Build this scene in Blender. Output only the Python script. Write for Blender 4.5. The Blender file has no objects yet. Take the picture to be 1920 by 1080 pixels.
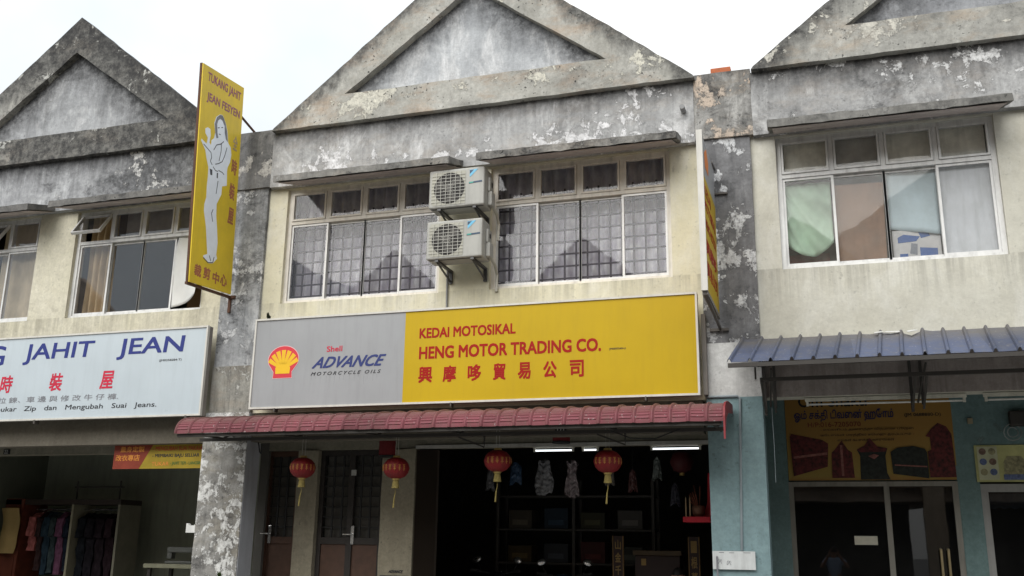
import bpy, bmesh, math, random
from mathutils import Vector, Matrix, noise as mnoise
random.seed(7)
SC = bpy.context.scene
COL = SC.collection
RAD = math.radians

# ------------------------------------------------------------------ camera
cam = bpy.data.objects.new("camera", bpy.data.cameras.new("camera"))
COL.objects.link(cam)
Rr, Rd, Rf = ((0.95245, 0.30437, 0.014252), (-0.064767, 0.247934, -0.966609), (-0.297741, 0.919721, 0.255858))
cam.matrix_world = Matrix(((Rr[0], -Rd[0], -Rf[0], 6.9794), (Rr[1], -Rd[1], -Rf[1], -10.3561),
                           (Rr[2], -Rd[2], -Rf[2], 1.6), (0, 0, 0, 1)))
cam.data.sensor_width = 36
cam.data.lens = 1820.81 / 1920 * 36
cam.data.clip_end = 1000
cam.data.clip_start = 0.02
SC.camera = cam

# ------------------------------------------------------------------ world, sun, exposure
SUN_EL, SUN_AZ = RAD(40), RAD(196)          # high, behind the camera, through thick cloud
wd = bpy.data.worlds.new("World")
SC.world = wd
wd.use_nodes = True
wn = wd.node_tree
wn.nodes.clear()
w_out = wn.nodes.new("ShaderNodeOutputWorld")
w_bg = wn.nodes.new("ShaderNodeBackground")
w_sky = wn.nodes.new("ShaderNodeTexSky")
w_sky.sky_type = 'NISHITA'
w_sky.sun_disc = False
w_sky.sun_elevation = SUN_EL
w_sky.sun_rotation = SUN_AZ
w_tc = wn.nodes.new("ShaderNodeTexCoord")
w_nz = wn.nodes.new("ShaderNodeTexNoise")
w_nz.inputs['Scale'].default_value = 2.3
w_nz.inputs['Detail'].default_value = 5
w_mr = wn.nodes.new("ShaderNodeMapRange")
w_mr.inputs[1].default_value, w_mr.inputs[2].default_value = 0.35, 0.65
w_mr.inputs[3].default_value, w_mr.inputs[4].default_value = 0.80, 0.97
w_mx = wn.nodes.new("ShaderNodeMix")
w_mx.data_type = 'RGBA'
w_n2 = wn.nodes.new("ShaderNodeTexNoise")
w_n2.inputs['Scale'].default_value = 1.7
w_n2.inputs['Detail'].default_value = 6
w_m2 = wn.nodes.new("ShaderNodeMapRange")
w_m2.inputs[1].default_value, w_m2.inputs[2].default_value = 0.40, 0.62
w_c2 = wn.nodes.new("ShaderNodeMix")
w_c2.data_type = 'RGBA'
w_c2.inputs[6].default_value = (8.4, 9.5, 10.2, 1)      # thin blue-grey cloud
w_c2.inputs[7].default_value = (11.8, 11.9, 11.9, 1)    # bright cloud
wn.links.new(w_tc.outputs['Generated'], w_n2.inputs['Vector'])
wn.links.new(w_n2.outputs[0], w_m2.inputs[0])
wn.links.new(w_m2.outputs[0], w_c2.inputs[0])
wn.links.new(w_c2.outputs[2], w_mx.inputs[7])
wn.links.new(w_tc.outputs['Generated'], w_nz.inputs['Vector'])
wn.links.new(w_nz.outputs[0], w_mr.inputs[0])
wn.links.new(w_mr.outputs[0], w_mx.inputs[0])
wn.links.new(w_sky.outputs[0], w_mx.inputs[6])
wn.links.new(w_mx.outputs[2], w_bg.inputs[0])
w_xyz = wn.nodes.new("ShaderNodeSeparateXYZ")      # an overcast sky is brightest overhead
w_grd = wn.nodes.new("ShaderNodeMapRange")
w_grd.inputs[1].default_value, w_grd.inputs[2].default_value = 0.0, 1.0
w_grd.inputs[3].default_value, w_grd.inputs[4].default_value = 0.049, 0.092
wn.links.new(w_tc.outputs['Generated'], w_xyz.inputs[0])
wn.links.new(w_xyz.outputs[2], w_grd.inputs[0])
wn.links.new(w_grd.outputs[0], w_bg.inputs[1])
wn.links.new(w_bg.outputs[0], w_out.inputs[0])

sun = bpy.data.objects.new("sun", bpy.data.lights.new("sun", 'SUN'))
COL.objects.link(sun)
sun.data.energy = 1.95
sun.data.angle = RAD(55)
sun.data.color = (1, 0.97, 0.92)
sd = Vector((math.sin(SUN_AZ) * math.cos(SUN_EL), math.cos(SUN_AZ) * math.cos(SUN_EL), math.sin(SUN_EL)))
sun.rotation_euler = sd.to_track_quat('Z', 'Y').to_euler()
SC.view_settings.view_transform = 'Standard'
SC.view_settings.look = 'None'
SC.view_settings.exposure = 0.66
SC.view_settings.gamma = 1
SC.render.engine = 'CYCLES'
SC.cycles.use_denoising = True
SC.cycles.max_bounces = 6
SC.cycles.diffuse_bounces = 4
SC.cycles.transparent_max_bounces = 16
SC.cycles.caustics_reflective = False
SC.cycles.caustics_refractive = False


# ------------------------------------------------------------------ node helpers
def nd(nt, t, ins=None, **pr):
    n = nt.nodes.new(t)
    for k, v in pr.items():
        setattr(n, k, v)
    for k, v in (ins or {}).items():
        s = n.inputs[k]
        if isinstance(v, bpy.types.NodeSocket):
            nt.links.new(v, s)
        else:
            if s.type == 'RGBA' and len(v) == 3:
                v = (*v, 1)
            s.default_value = v
    return n


def pos(nt, sc=(1, 1, 1), off=(0, 0, 0)):
    g = nd(nt, "ShaderNodeNewGeometry")
    return nd(nt, "ShaderNodeVectorMath", {0: g.outputs[0], 1: sc, 2: off}, operation='MULTIPLY_ADD').outputs[0]


def nz(nt, v, sc, det=4, ro=.55, di=0):
    return nd(nt, "ShaderNodeTexNoise", {'Vector': v, 'Scale': sc, 'Detail': det, 'Roughness': ro, 'Distortion': di}).outputs[0]


def mr(nt, v, a, b, c=0, d=1):
    return nd(nt, "ShaderNodeMapRange", {0: v, 1: a, 2: b, 3: c, 4: d}).outputs[0]


def ma(nt, op, a, b=0.0):
    return nd(nt, "ShaderNodeMath", {0: a, 1: b}, operation=op).outputs[0]


def mx(nt, f, a, b, mode='MIX'):
    return nd(nt, "ShaderNodeMix", {0: f, 6: a, 7: b}, data_type='RGBA', blend_type=mode).outputs[2]


def new_mat(name):
    m = bpy.data.materials.new(name)
    m.use_nodes = True
    nt = m.node_tree
    nt.nodes.clear()
    out = nd(nt, "ShaderNodeOutputMaterial")
    return m, nt, out


def finish(m, nt, out, col, rough=.8, metal=0, bump=None, bstr=.3, bdist=.01, spec=.3, **ex):
    p = nd(nt, "ShaderNodeBsdfPrincipled", {'Base Color': col, 'Roughness': rough, 'Metallic': metal, 'Specular IOR Level': spec})
    for k, v in ex.items():
        p.inputs[k.replace('_', ' ')].default_value = v
    if bump is not None:
        b = nd(nt, "ShaderNodeBump", {'Height': bump, 'Strength': bstr, 'Distance': bdist})
        nt.links.new(b.outputs[0], p.inputs['Normal'])
    nt.links.new(p.outputs[0], out.inputs[0])
    return m


def plain(name, c, rough=.6, metal=0, var=.15, sc=6, spec=.4, dirt=.0, bs=.1, **ex):
    """a painted / cloth / metal colour with slight mottling and optional grime"""
    m, nt, out = new_mat(name)
    P = pos(nt, (1, 1, 1), (random.random() * 9, random.random() * 9, 0))
    n = nz(nt, P, sc, 6, .6)
    col = mx(nt, mr(nt, n, .3, .7), tuple(x * (1 - var) for x in c), tuple(min(1, x * (1 + var)) for x in c))
    if dirt:
        st = nz(nt, pos(nt, (8, 8, .9)), 1.6, 6, .65)
        col = mx(nt, ma(nt, 'MULTIPLY', mr(nt, st, .48, .75), dirt), col, (.06, .055, .045))
    rg = mr(nt, n, .3, .7, max(0, rough - .08), min(1, rough + .08))
    return finish(m, nt, out, col, rg, metal, nz(nt, P, sc * 6, 4), bs, .004, spec, **ex)


def weather(name, c1, c2, streak=.5, blotch=.5, peel=0., peelc=(.62, .62, .6), speck=.4, warm=0., bands=(), seed=0,
            gable=None, blk=(.032, .032, .034), pth=.60, tint=(.42, .33, .24), psc=5.2, lime=0., side=None, drips=(), zpeel=None, bsc=1.25, gr=1.):
    """old lime-washed plaster: mottling, mildew clouds, run-off streaks, lime bloom, crumbling paint, black pits"""
    m, nt, out = new_mat(name)
    off = (seed * 3.7, seed * 1.3, seed * 2.1)
    P = pos(nt, (1, 1, 1), off)
    gz = nd(nt, "ShaderNodeSeparateXYZ", {0: pos(nt)})
    big = nz(nt, P, .8, 4, .55)
    mid = nz(nt, P, 2.1, 10, .72, .4)
    fine = nz(nt, P, 13, 9, .72)
    grit = nz(nt, P, 34, 5, .7)
    col = mx(nt, mr(nt, mid, .34, .66), c1, c2)
    col = mx(nt, mr(nt, big, .35, .65, .30, 0), col, tuple(x * .62 for x in c1))
    col = mx(nt, mr(nt, fine, .36, .66, .0, .5 * gr), col, tuple(x * .64 for x in c1))
    if warm:
        wmk = nz(nt, pos(nt, (1, 1, 2.2), (off[0] + 4, off[1], off[2])), 1.3, 9, .74)
        col = mx(nt, mr(nt, wmk, .48, .64, 0, warm), col, tint)
    if lime:                                # pale bloom, washed downward
        lm = nz(nt, pos(nt, (1.6, 1.6, .8), (off[0] + 31, 3, off[2])), 1.5, 10, .72, .5)
        col = mx(nt, mr(nt, lm, .50, .62, 0, lime), col, tuple(min(.85, x * 1.35) for x in c2))
    wob = ma(nt, 'MULTIPLY', ma(nt, 'SUBTRACT', nz(nt, pos(nt, (3.2, 3.2, 1.2), off), 1.0, 9, .74), .5), 1.5)
    rag = mr(nt, nz(nt, P, 10, 8, .76), .34, .58, .45, 1)      # breaks every stain up at fine scale
    # black mildew in soft clouds and its ragged cores
    bl = nz(nt, pos(nt, (1, 1, 1.3), (off[0] + 11, 2, off[2] + 5)), bsc, 11, .78, .3)
    if side:                                # mildew thickens towards one end
        bl = ma(nt, 'ADD', bl, mr(nt, gz.outputs[0], side[0], side[1], -.04, side[2]))
    blm = ma(nt, 'ADD', mr(nt, bl, .43, .62, 0, .65), mr(nt, bl, .54, .60, 0, .35))
    col = mx(nt, ma(nt, 'MULTIPLY', ma(nt, 'MULTIPLY', blm, rag), blotch), col, blk)
    # run-off streaks, narrow and long
    s1 = nz(nt, pos(nt, (7.5, 7.5, .55), off), 1.0, 7, .7)
    s2 = nz(nt, pos(nt, (26, 26, 1.3), off), 1.0, 5, .65)
    stm = ma(nt, 'MULTIPLY', mr(nt, s1, .46, .68), mr(nt, big, .35, .62, .25, 1))
    stm = ma(nt, 'MAXIMUM', stm, ma(nt, 'MULTIPLY', mr(nt, s2, .54, .72), .7))
    col = mx(nt, ma(nt, 'MULTIPLY', stm, streak), col, tuple(x * 1.15 for x in blk))
    for (za, ln_, st) in drips:             # dirt washed down from a sill or ledge at za
        t = ma(nt, 'MULTIPLY', mr(nt, gz.outputs[2], za - ln_, za, 0, 1), mr(nt, gz.outputs[2], za, za + .01, 1, 0))
        t = ma(nt, 'MULTIPLY', t, mr(nt, nz(nt, pos(nt, (11, 11, .5), (off[0] + 8, 0, 0)), 1, 6, .7), .42, .62))
        col = mx(nt, ma(nt, 'MULTIPLY', t, st), col, blk)
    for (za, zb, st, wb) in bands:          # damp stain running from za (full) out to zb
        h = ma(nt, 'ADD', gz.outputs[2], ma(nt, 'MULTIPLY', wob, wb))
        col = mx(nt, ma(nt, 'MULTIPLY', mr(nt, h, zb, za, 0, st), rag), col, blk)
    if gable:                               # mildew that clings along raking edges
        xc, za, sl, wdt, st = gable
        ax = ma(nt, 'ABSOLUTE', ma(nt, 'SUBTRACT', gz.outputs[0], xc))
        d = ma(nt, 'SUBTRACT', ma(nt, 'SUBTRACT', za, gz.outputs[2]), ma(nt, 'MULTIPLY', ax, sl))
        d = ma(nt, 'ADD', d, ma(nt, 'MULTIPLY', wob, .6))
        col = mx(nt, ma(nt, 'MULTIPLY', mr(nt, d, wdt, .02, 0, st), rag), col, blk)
    h = fine
    if peel:
        pn = nz(nt, pos(nt, (1, 1, .85), (off[0] + 21, 7, off[2])), psc, 13, .72, .35)
        gate = nz(nt, pos(nt, (1, 1, 1.4), (off[0] + 3, 1, off[2] + 9)), 1.0, 6, .65)
        pk = ma(nt, 'ADD', pn, mr(nt, gate, .38, .62, -.16, .10))
        if zpeel:                           # the paint goes first along one height
            pk = ma(nt, 'ADD', pk, mr(nt, ma(nt, 'ABSOLUTE', ma(nt, 'SUBTRACT', gz.outputs[2], zpeel[0])), zpeel[1], 0, -.05, zpeel[2]))
        pm = mr(nt, pk, pth, pth + .028)
        crumb = mr(nt, nz(nt, P, 24, 6, .75), .36, .52, .25, 1)
        pm = ma(nt, 'MULTIPLY', pm, crumb)
        pe = mr(nt, pk, pth - .03, pth)
        col = mx(nt, ma(nt, 'MULTIPLY', ma(nt, 'MAXIMUM', ma(nt, 'SUBTRACT', pe, pm), 0), .38), col, (.085, .08, .075))
        pcol = mx(nt, mr(nt, fine, .35, .65), peelc, tuple(x * .72 for x in peelc))
        pcol = mx(nt, mr(nt, mid, .40, .62, .35, 0), pcol, c1)
        col = mx(nt, ma(nt, 'MULTIPLY', pm, peel), col, pcol)
        h = ma(nt, 'ADD', ma(nt, 'MULTIPLY', fine, .5), ma(nt, 'MULTIPLY', pm, .8))
    col = mx(nt, mr(nt, grit, .40, .64, 0, .22 * gr), col, tuple(x * .4 for x in c1))
    if speck:
        sp = nz(nt, P, 21, 4, .65)
        sg = nz(nt, P, 1.9, 5, .65)
        col = mx(nt, ma(nt, 'MULTIPLY', ma(nt, 'MULTIPLY', mr(nt, sp, .60, .66), mr(nt, sg, .46, .58)), speck), col, (.03, .03, .03))
    return finish(m, nt, out, col, .92, 0, h, .6, .008, .15)


def glass(name, tint=(1, 1, 1), refl=1.6, grime=.12, gcol=(.45, .43, .38), gsc=3., ripple=.012):
    m, nt, out = new_mat(name)
    bmp = nd(nt, "ShaderNodeBump", {'Height': nz(nt, pos(nt), 1.4, 2), 'Strength': .5, 'Distance': ripple})
    bf = nd(nt, "ShaderNodeNewGeometry").outputs['Backfacing']
    fr = nd(nt, "ShaderNodeFresnel", {'IOR': mr(nt, bf, 0, 1, 1.5, 1 / 1.5)})
    f = ma(nt, 'MINIMUM', ma(nt, 'MULTIPLY', fr.outputs[0], refl), 1)
    tr = nd(nt, "ShaderNodeBsdfTransparent", {0: tint})
    gl = nd(nt, "ShaderNodeBsdfGlossy", {'Roughness': .015, 'Normal': bmp.outputs[0]})
    a = nd(nt, "ShaderNodeMixShader", {0: f, 1: tr.outputs[0], 2: gl.outputs[0]})
    df = nd(nt, "ShaderNodeBsdfDiffuse", {0: gcol})
    gm = ma(nt, 'MULTIPLY', mr(nt, nz(nt, pos(nt, (1, 1, .8)), gsc, 8, .7), .3, .75, .25, 1), grime)
    b = nd(nt, "ShaderNodeMixShader", {0: gm, 1: a.outputs[0], 2: df.outputs[0]})
    nt.links.new(b.outputs[0], out.inputs[0])
    return m


def cloth(name, c, trans=.35, var=.2, sc=5):
    m, nt, out = new_mat(name)
    n = nz(nt, pos(nt, (1, 1, .6)), sc, 6, .6)
    col = mx(nt, mr(nt, n, .3, .7), tuple(x * (1 - var) for x in c), tuple(min(1, x * (1 + var)) for x in c))
    d = nd(nt, "ShaderNodeBsdfDiffuse", {0: col})
    t = nd(nt, "ShaderNodeBsdfTranslucent", {0: col})
    s = nd(nt, "ShaderNodeMixShader", {0: trans, 1: d.outputs[0], 2: t.outputs[0]})
    nt.links.new(s.outputs[0], out.inputs[0])
    return m


def sheet(name, c, pitch, x0, dust, zd):
    """weathered roofing sheet: every panel faded a little differently, dust on its upper part, streaks and scratches"""
    m, nt, out = new_mat(name)
    gz = nd(nt, "ShaderNodeSeparateXYZ", {0: pos(nt)})
    idx = ma(nt, 'FLOOR', ma(nt, 'DIVIDE', ma(nt, 'SUBTRACT', gz.outputs[0], x0), pitch * 3))
    wn_ = nd(nt, "ShaderNodeTexWhiteNoise", {'W': idx}, noise_dimensions='1D').outputs[0]
    n = nz(nt, pos(nt), 4, 8, .7)
    col = mx(nt, mr(nt, ma(nt, 'ADD', ma(nt, 'MULTIPLY', wn_, .5), n), .4, 1.1), tuple(x * .72 for x in c), tuple(x * 1.3 for x in c))
    st = nz(nt, pos(nt, (14, 14, 3)), 1, 6, .7)
    col = mx(nt, mr(nt, st, .5, .72, 0, .6), col, dust)
    col = mx(nt, ma(nt, 'MULTIPLY', mr(nt, gz.outputs[2], zd - .08, zd + .07), mr(nt, n, .3, .6, .35, .9)), col, dust)
    col = mx(nt, mr(nt, nz(nt, pos(nt, (40, 40, 20)), 1, 4), .66, .70, 0, .6), col, (.45, .42, .40))
    return finish(m, nt, out, col, mr(nt, n, .3, .7, .5, .8), 0, nz(nt, pos(nt), 9, 5), .35, .012, .3)


def emit(name, c, s):
    m, nt, out = new_mat(name)
    e = nd(nt, "ShaderNodeEmission", {0: c, 1: s})
    nt.links.new(e.outputs[0], out.inputs[0])
    return m


# ------------------------------------------------------------------ mesh helpers
ORG = {}


class MB:
    def __init__(s):
        s.b = bmesh.new()

    def face(s, pts):
        return s.b.faces.new([s.b.verts.new(p) for p in pts])

    def box(s, x0, x1, y0, y1, z0, z1, bev=0, seg=2):
        v = [s.b.verts.new((x, y, z)) for x in (x0, x1) for y in (y0, y1) for z in (z0, z1)]
        fs = [s.b.faces.new([v[i] for i in q]) for q in
              ((0, 1, 3, 2), (4, 6, 7, 5), (0, 4, 5, 1), (2, 3, 7, 6), (0, 2, 6, 4), (1, 5, 7, 3))]
        if bev:
            es = list({e for f in fs for e in f.edges})
            bmesh.ops.bevel(s.b, geom=es, offset=bev, segments=seg, affect='EDGES', profile=.6)
        return s

    def prism(s, pts, a, b, ax='y'):
        """outline pts extruded along ax from a to b; pts are (x,z) for y, (y,z) for x, (x,y) for z"""
        f = {'y': lambda p, t: (p[0], t, p[1]), 'x': lambda p, t: (t, p[0], p[1]), 'z': lambda p, t: (p[0], p[1], t)}[ax]
        A = [s.b.verts.new(f(p, a)) for p in pts]
        B = [s.b.verts.new(f(p, b)) for p in pts]
        s.b.faces.new(A)
        s.b.faces.new(B[::-1])
        n = len(pts)
        for i in range(n):
            s.b.faces.new((A[i], B[i], B[(i + 1) % n], A[(i + 1) % n]))
        return s

    def tube(s, pts, r, n=8, caps=True):
        pts = [Vector(p) for p in pts]
        rs = r if isinstance(r, (list, tuple)) else [r] * len(pts)
        rings = []
        for i, p in enumerate(pts):
            d = (pts[min(i + 1, len(pts) - 1)] - pts[max(i - 1, 0)]).normalized()
            u = d.orthogonal().normalized() if i == 0 else (u - d * u.dot(d)).normalized()
            w = d.cross(u)
            rings.append([s.b.verts.new(p + (u * math.cos(2 * math.pi * k / n) + w * math.sin(2 * math.pi * k / n)) * rs[i]) for k in range(n)])
        for a, b in zip(rings, rings[1:]):
            for k in range(n):
                s.b.faces.new((a[k], a[(k + 1) % n], b[(k + 1) % n], b[k]))
        if caps:
            s.b.faces.new(rings[0][::-1])
            s.b.faces.new(rings[-1])
        return s

    def lathe(s, prof, c=(0, 0, 0), n=24, ax='z', mod=None):
        """prof = [(r, h)...] round axis ax through c"""
        rings = []
        for r, h in prof:
            ring = []
            for k in range(n):
                t = 2 * math.pi * k / n
                rr = r * (mod(t) if mod else 1)
                a, b = rr * math.cos(t), rr * math.sin(t)
                p = {'z': (a, b, h), 'y': (a, h, b), 'x': (h, a, b)}[ax]
                ring.append(s.b.verts.new((p[0] + c[0], p[1] + c[1], p[2] + c[2])))
            rings.append(ring)
        for a, b in zip(rings, rings[1:]):
            for k in range(n):
                s.b.faces.new((a[k], a[(k + 1) % n], b[(k + 1) % n], b[k]))
        if prof[0][0] > 1e-5:
            s.b.faces.new(rings[0][::-1])
        if prof[-1][0] > 1e-5:
            s.b.faces.new(rings[-1])
        return s

    def grid(s, f, nu, nv, thick=0):
        g = [[s.b.verts.new(f(i / nu, j / nv)) for j in range(nv + 1)] for i in range(nu + 1)]
        fs = []
        for i in range(nu):
            for j in range(nv):
                fs.append(s.b.faces.new((g[i][j], g[i + 1][j], g[i + 1][j + 1], g[i][j + 1])))
        if thick:
            bmesh.ops.recalc_face_normals(s.b, faces=fs)
            bmesh.ops.solidify(s.b, geom=fs, thickness=thick)
        return s

    def cells(s, xs, zs, holes, y0, y1):
        """wall in the xz plane with rectangular openings: holes = set of (i, j) cell indices"""
        nx, nz_ = len(xs) - 1, len(zs) - 1
        fill = lambda i, j: 0 <= i < nx and 0 <= j < nz_ and (i, j) not in holes
        for i in range(nx):
            for j in range(nz_):
                if not fill(i, j):
                    continue
                a, b, c, d = xs[i], xs[i + 1], zs[j], zs[j + 1]
                s.face([(a, y0, c), (b, y0, c), (b, y0, d), (a, y0, d)])
                s.face([(a, y1, c), (a, y1, d), (b, y1, d), (b, y1, c)])
                if not fill(i - 1, j): s.face([(a, y0, c), (a, y0, d), (a, y1, d), (a, y1, c)])
                if not fill(i + 1, j): s.face([(b, y0, c), (b, y1, c), (b, y1, d), (b, y0, d)])
                if not fill(i, j - 1): s.face([(a, y0, c), (a, y1, c), (b, y1, c), (b, y0, c)])
                if not fill(i, j + 1): s.face([(a, y0, d), (b, y0, d), (b, y1, d), (a, y1, d)])
        bmesh.ops.remove_doubles(s.b, verts=s.b.verts, dist=1e-5)
        return s

    def rough(s, amp=.006, step=.12, sc=5., seed=0):
        """cut the shape up and push the skin about so that no edge runs dead straight"""
        bmesh.ops.recalc_face_normals(s.b, faces=s.b.faces)
        for ax in range(3):
            lo = min(v.co[ax] for v in s.b.verts)
            hi = max(v.co[ax] for v in s.b.verts)
            k = int((hi - lo) / step)
            for i in range(1, k):
                c = Vector((0, 0, 0)); c[ax] = lo + (hi - lo) * i / k + .0007
                n = Vector((0, 0, 0)); n[ax] = 1
                bmesh.ops.bisect_plane(s.b, geom=s.b.verts[:] + s.b.edges[:] + s.b.faces[:], plane_co=c, plane_no=n, dist=1e-5)
        for v in s.b.verts:
            q = v.co * sc + Vector((seed, seed * 2, 0))
            d = mnoise.noise_vector(q) + mnoise.noise_vector(q * 2.7) * .6
            v.co += Vector((d.x, d.y * .5, d.z)) * amp
        return s

    def build(s, name, mat, parent=None, local=False, smooth=False, recalc=True, base=None):
        me = bpy.data.meshes.new(name)
        if recalc:
            bmesh.ops.recalc_face_normals(s.b, faces=s.b.faces)
        o = bpy.data.objects.new(name, me)
        if parent is not None:
            o.parent = parent
            org = ORG.get(parent.name, Vector((0, 0, 0)))
            if local: org = Vector((0, 0, 0))
            ORG[o.name] = ORG.get(parent.name, org)
        elif local:
            org = Vector((0, 0, 0))
        else:
            vs = [v.co for v in s.b.verts]
            org = Vector(base) if base else Vector((sum(v.x for v in vs) / len(vs), sum(v.y for v in vs) / len(vs), min(v.z for v in vs)))
            o.location = org
            ORG[o.name] = org
        if org.length:
            for v in s.b.verts: v.co -= org
        if smooth:
            for f in s.b.faces: f.smooth = True
        s.b.to_mesh(me)
        s.b.free()
        me.materials.append(mat)
        COL.objects.link(o)
        return o


def tag(o, label, cat, group=None):
    o['label'] = label
    o['category'] = cat
    if group: o['group'] = group
    return o


def thing(name, label, cat, loc, group=None, rz=0):
    o = bpy.data.objects.new(name, None)
    o.empty_display_size = .1
    COL.objects.link(o)
    o.location = loc
    o.rotation_euler = (0, 0, rz)
    ORG[o.name] = Vector(loc)
    return tag(o, label, cat, group)


def dup(root, loc, label, rz=None):
    def cp(o, par):
        c = o.copy()
        COL.objects.link(c)
        if par: c.parent = par
        for ch in list(o.children): cp(ch, c)
        return c
    r = cp(root, None)
    r.location = loc
    if rz is not None: r.rotation_euler = (0, 0, rz)
    r['label'] = label
    return r


def struct(o):
    o['kind'] = 'structure'
    return o


def text(s, name, parent, mat, bl, size, Y, bold=0., shear=0., plane='y', tilt=0., space=1., wsp=1., thick=.0015):
    """flat lettering fitted to size = (w, h) with its lower left corner at bl on the plane Y (or X) of the board"""
    cu = bpy.data.curves.new('lettering', 'FONT')
    cu.body = s
    cu.shear = shear
    cu.space_character = space
    cu.space_word = wsp
    cu.resolution_u = 3
    cu.extrude = .001
    t = bpy.data.objects.new('lettering', cu)
    COL.objects.link(t)
    bpy.context.view_layer.update()
    me = bpy.data.meshes.new_from_object(t.evaluated_get(bpy.context.evaluated_depsgraph_get()))
    bpy.data.objects.remove(t)
    xs = [v.co.x for v in me.vertices]; ys = [v.co.y for v in me.vertices]
    x0, x1, y0, y1 = min(xs), max(xs), min(ys), max(ys)
    kx, ky = size[0] / (x1 - x0), size[1] / (y1 - y0)
    org = ORG[parent.name]
    if bold:                                # heavier strokes: the same glyphs laid again a stroke-edge to each side
        bm = bmesh.new()
        b_ = bold * 1.1 * (y1 - y0)
        for i, (dx, dy) in enumerate(((0, 0), (-b_, -b_), (b_, b_), (-b_, b_), (b_, -b_))):
            n0 = len(bm.verts)
            bm.from_mesh(me)
            bm.verts.ensure_lookup_table()
            for v in bm.verts[n0:]: v.co += Vector((dx, dy, -.0001 * i if v.co.z > 0 else 0))
        bm.to_mesh(me); bm.free()
        x0 -= b_; x1 += b_; y0 -= b_; y1 += b_
        kx, ky = size[0] / (x1 - x0), size[1] / (y1 - y0)
    for v in me.vertices:
        u = bl[0] + (v.co.x - x0) * kx
        w = bl[1] + (v.co.y - y0) * ky + tilt * (v.co.x - x0) * kx
        d = (thick + (v.co.z - .001) if v.co.z > 0 else 0)
        v.co = (Vector((u, Y - d, w)) if plane == 'y' else Vector((Y + d, u, w))) - org
    me.materials.clear()
    me.materials.append(mat)
    me.name = name
    o = bpy.data.objects.new(name, me)
    o.parent = parent
    COL.objects.link(o)
    return o


def flat(pts, name, mat, parent, Y, plane='y', t=.003):
    """a flat painted shape standing t proud of a board"""
    m = MB()
    m.prism(pts, Y, Y - t, 'y') if plane == 'y' else m.prism(pts, Y, Y + t, 'x')
    return m.build(name, mat, parent)


def rings(a, b):
    return [(0, 0)]


# ------------------------------------------------------------------ ground
W = 6.1
FL = .5            # level of the covered walkway
SF = .85           # shopfront line behind the pillar line
SF3 = 2.0          # the right-hand shop keeps the full depth of the covered walkway
m_asph = plain('asphalt', (.085, .085, .083), .9, var=.25, sc=14, bs=.5)
m_conc = weather('walkway_concrete', (.30, .29, .27), (.38, .37, .35), streak=0, blotch=.25, speck=.3, seed=5)
g = MB(); g.face([(-250, -250, 0), (250, -250, 0), (250, 250, 0), (-250, 250, 0)])
struct(g.build('ground', m_asph))
g = MB(); g.box(-30, 36, -.9, 7.5, -.1, FL); struct(g.build('walkway', m_conc))
m_bounce = weather('bounce_concrete', (.30, .29, .27), (.40, .385, .36), streak=0, blotch=.3, speck=.3, seed=6)
g = MB(); g.box(-30, 36, -7.2, -.9, -.1, .02); struct(g.build('bounce_slab', m_bounce))  # unseen pale concrete, added to bounce light up under the hoods and beams
g = MB(); g.box(-30, 36, -13.2, -11.9, -.1, .14); struct(g.build('pavement', m_conc))
m_line = plain('road_paint', (.7, .7, .66), .8, var=.1)
g = MB()
for i in range(-8, 12):
    g.face([(i * 3, -9.4, .004), (i * 3 + 1.6, -9.4, .004), (i * 3 + 1.6, -9.3, .004), (i * 3, -9.3, .004)])
struct(g.build('road_marking', m_line))

# ------------------------------------------------------------------ shophouse materials
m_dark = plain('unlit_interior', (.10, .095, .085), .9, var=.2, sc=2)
m_soff = weather('painted_soffit', (.60, .53, .51), (.70, .63, .61), streak=0, blotch=.35, peel=.8, peelc=(.16, .15, .14), speck=.2, seed=61, pth=.66)
m_roof = plain('roof_tile', (.22, .09, .06), .85, var=.3, sc=9)
m_alu = plain('aluminium_frame', (.70, .70, .69), .5, .15, var=.1, sc=9, dirt=.35)
m_beige = plain('beige_painted_frame', (.78, .73, .65), .6, var=.08, sc=9, dirt=.35)
m_rail = plain('silver_sash', (.66, .65, .63), .4, .2, var=.08, sc=9, dirt=.25)
m_bar = plain('grille_bar', (.035, .03, .04), .6, var=.15)
m_gl2 = glass('window_glass', (.98, .98, .99), .6, .03, (.42, .42, .46), ripple=.003)
m_gl1 = glass('tinted_window_glass', (.95, .95, .97), 1.5, .03, (.36, .36, .38), ripple=.002)
m_gl3 = glass('dirty_window_glass', (.97, .97, .97), .55, .13, (.42, .41, .36), 4, ripple=.003)
m_lintel = weather('lintel_paint', (.28, .26, .20), (.33, .31, .25), streak=.25, blotch=.15, speck=.2, seed=14)
m_brown = weather('fascia_board', (.19, .17, .135), (.23, .21, .17), streak=.2, blotch=.1, speck=.2, seed=15)

GREY1, GREY2 = (.33, .34, .355), (.56, .58, .60)


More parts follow.
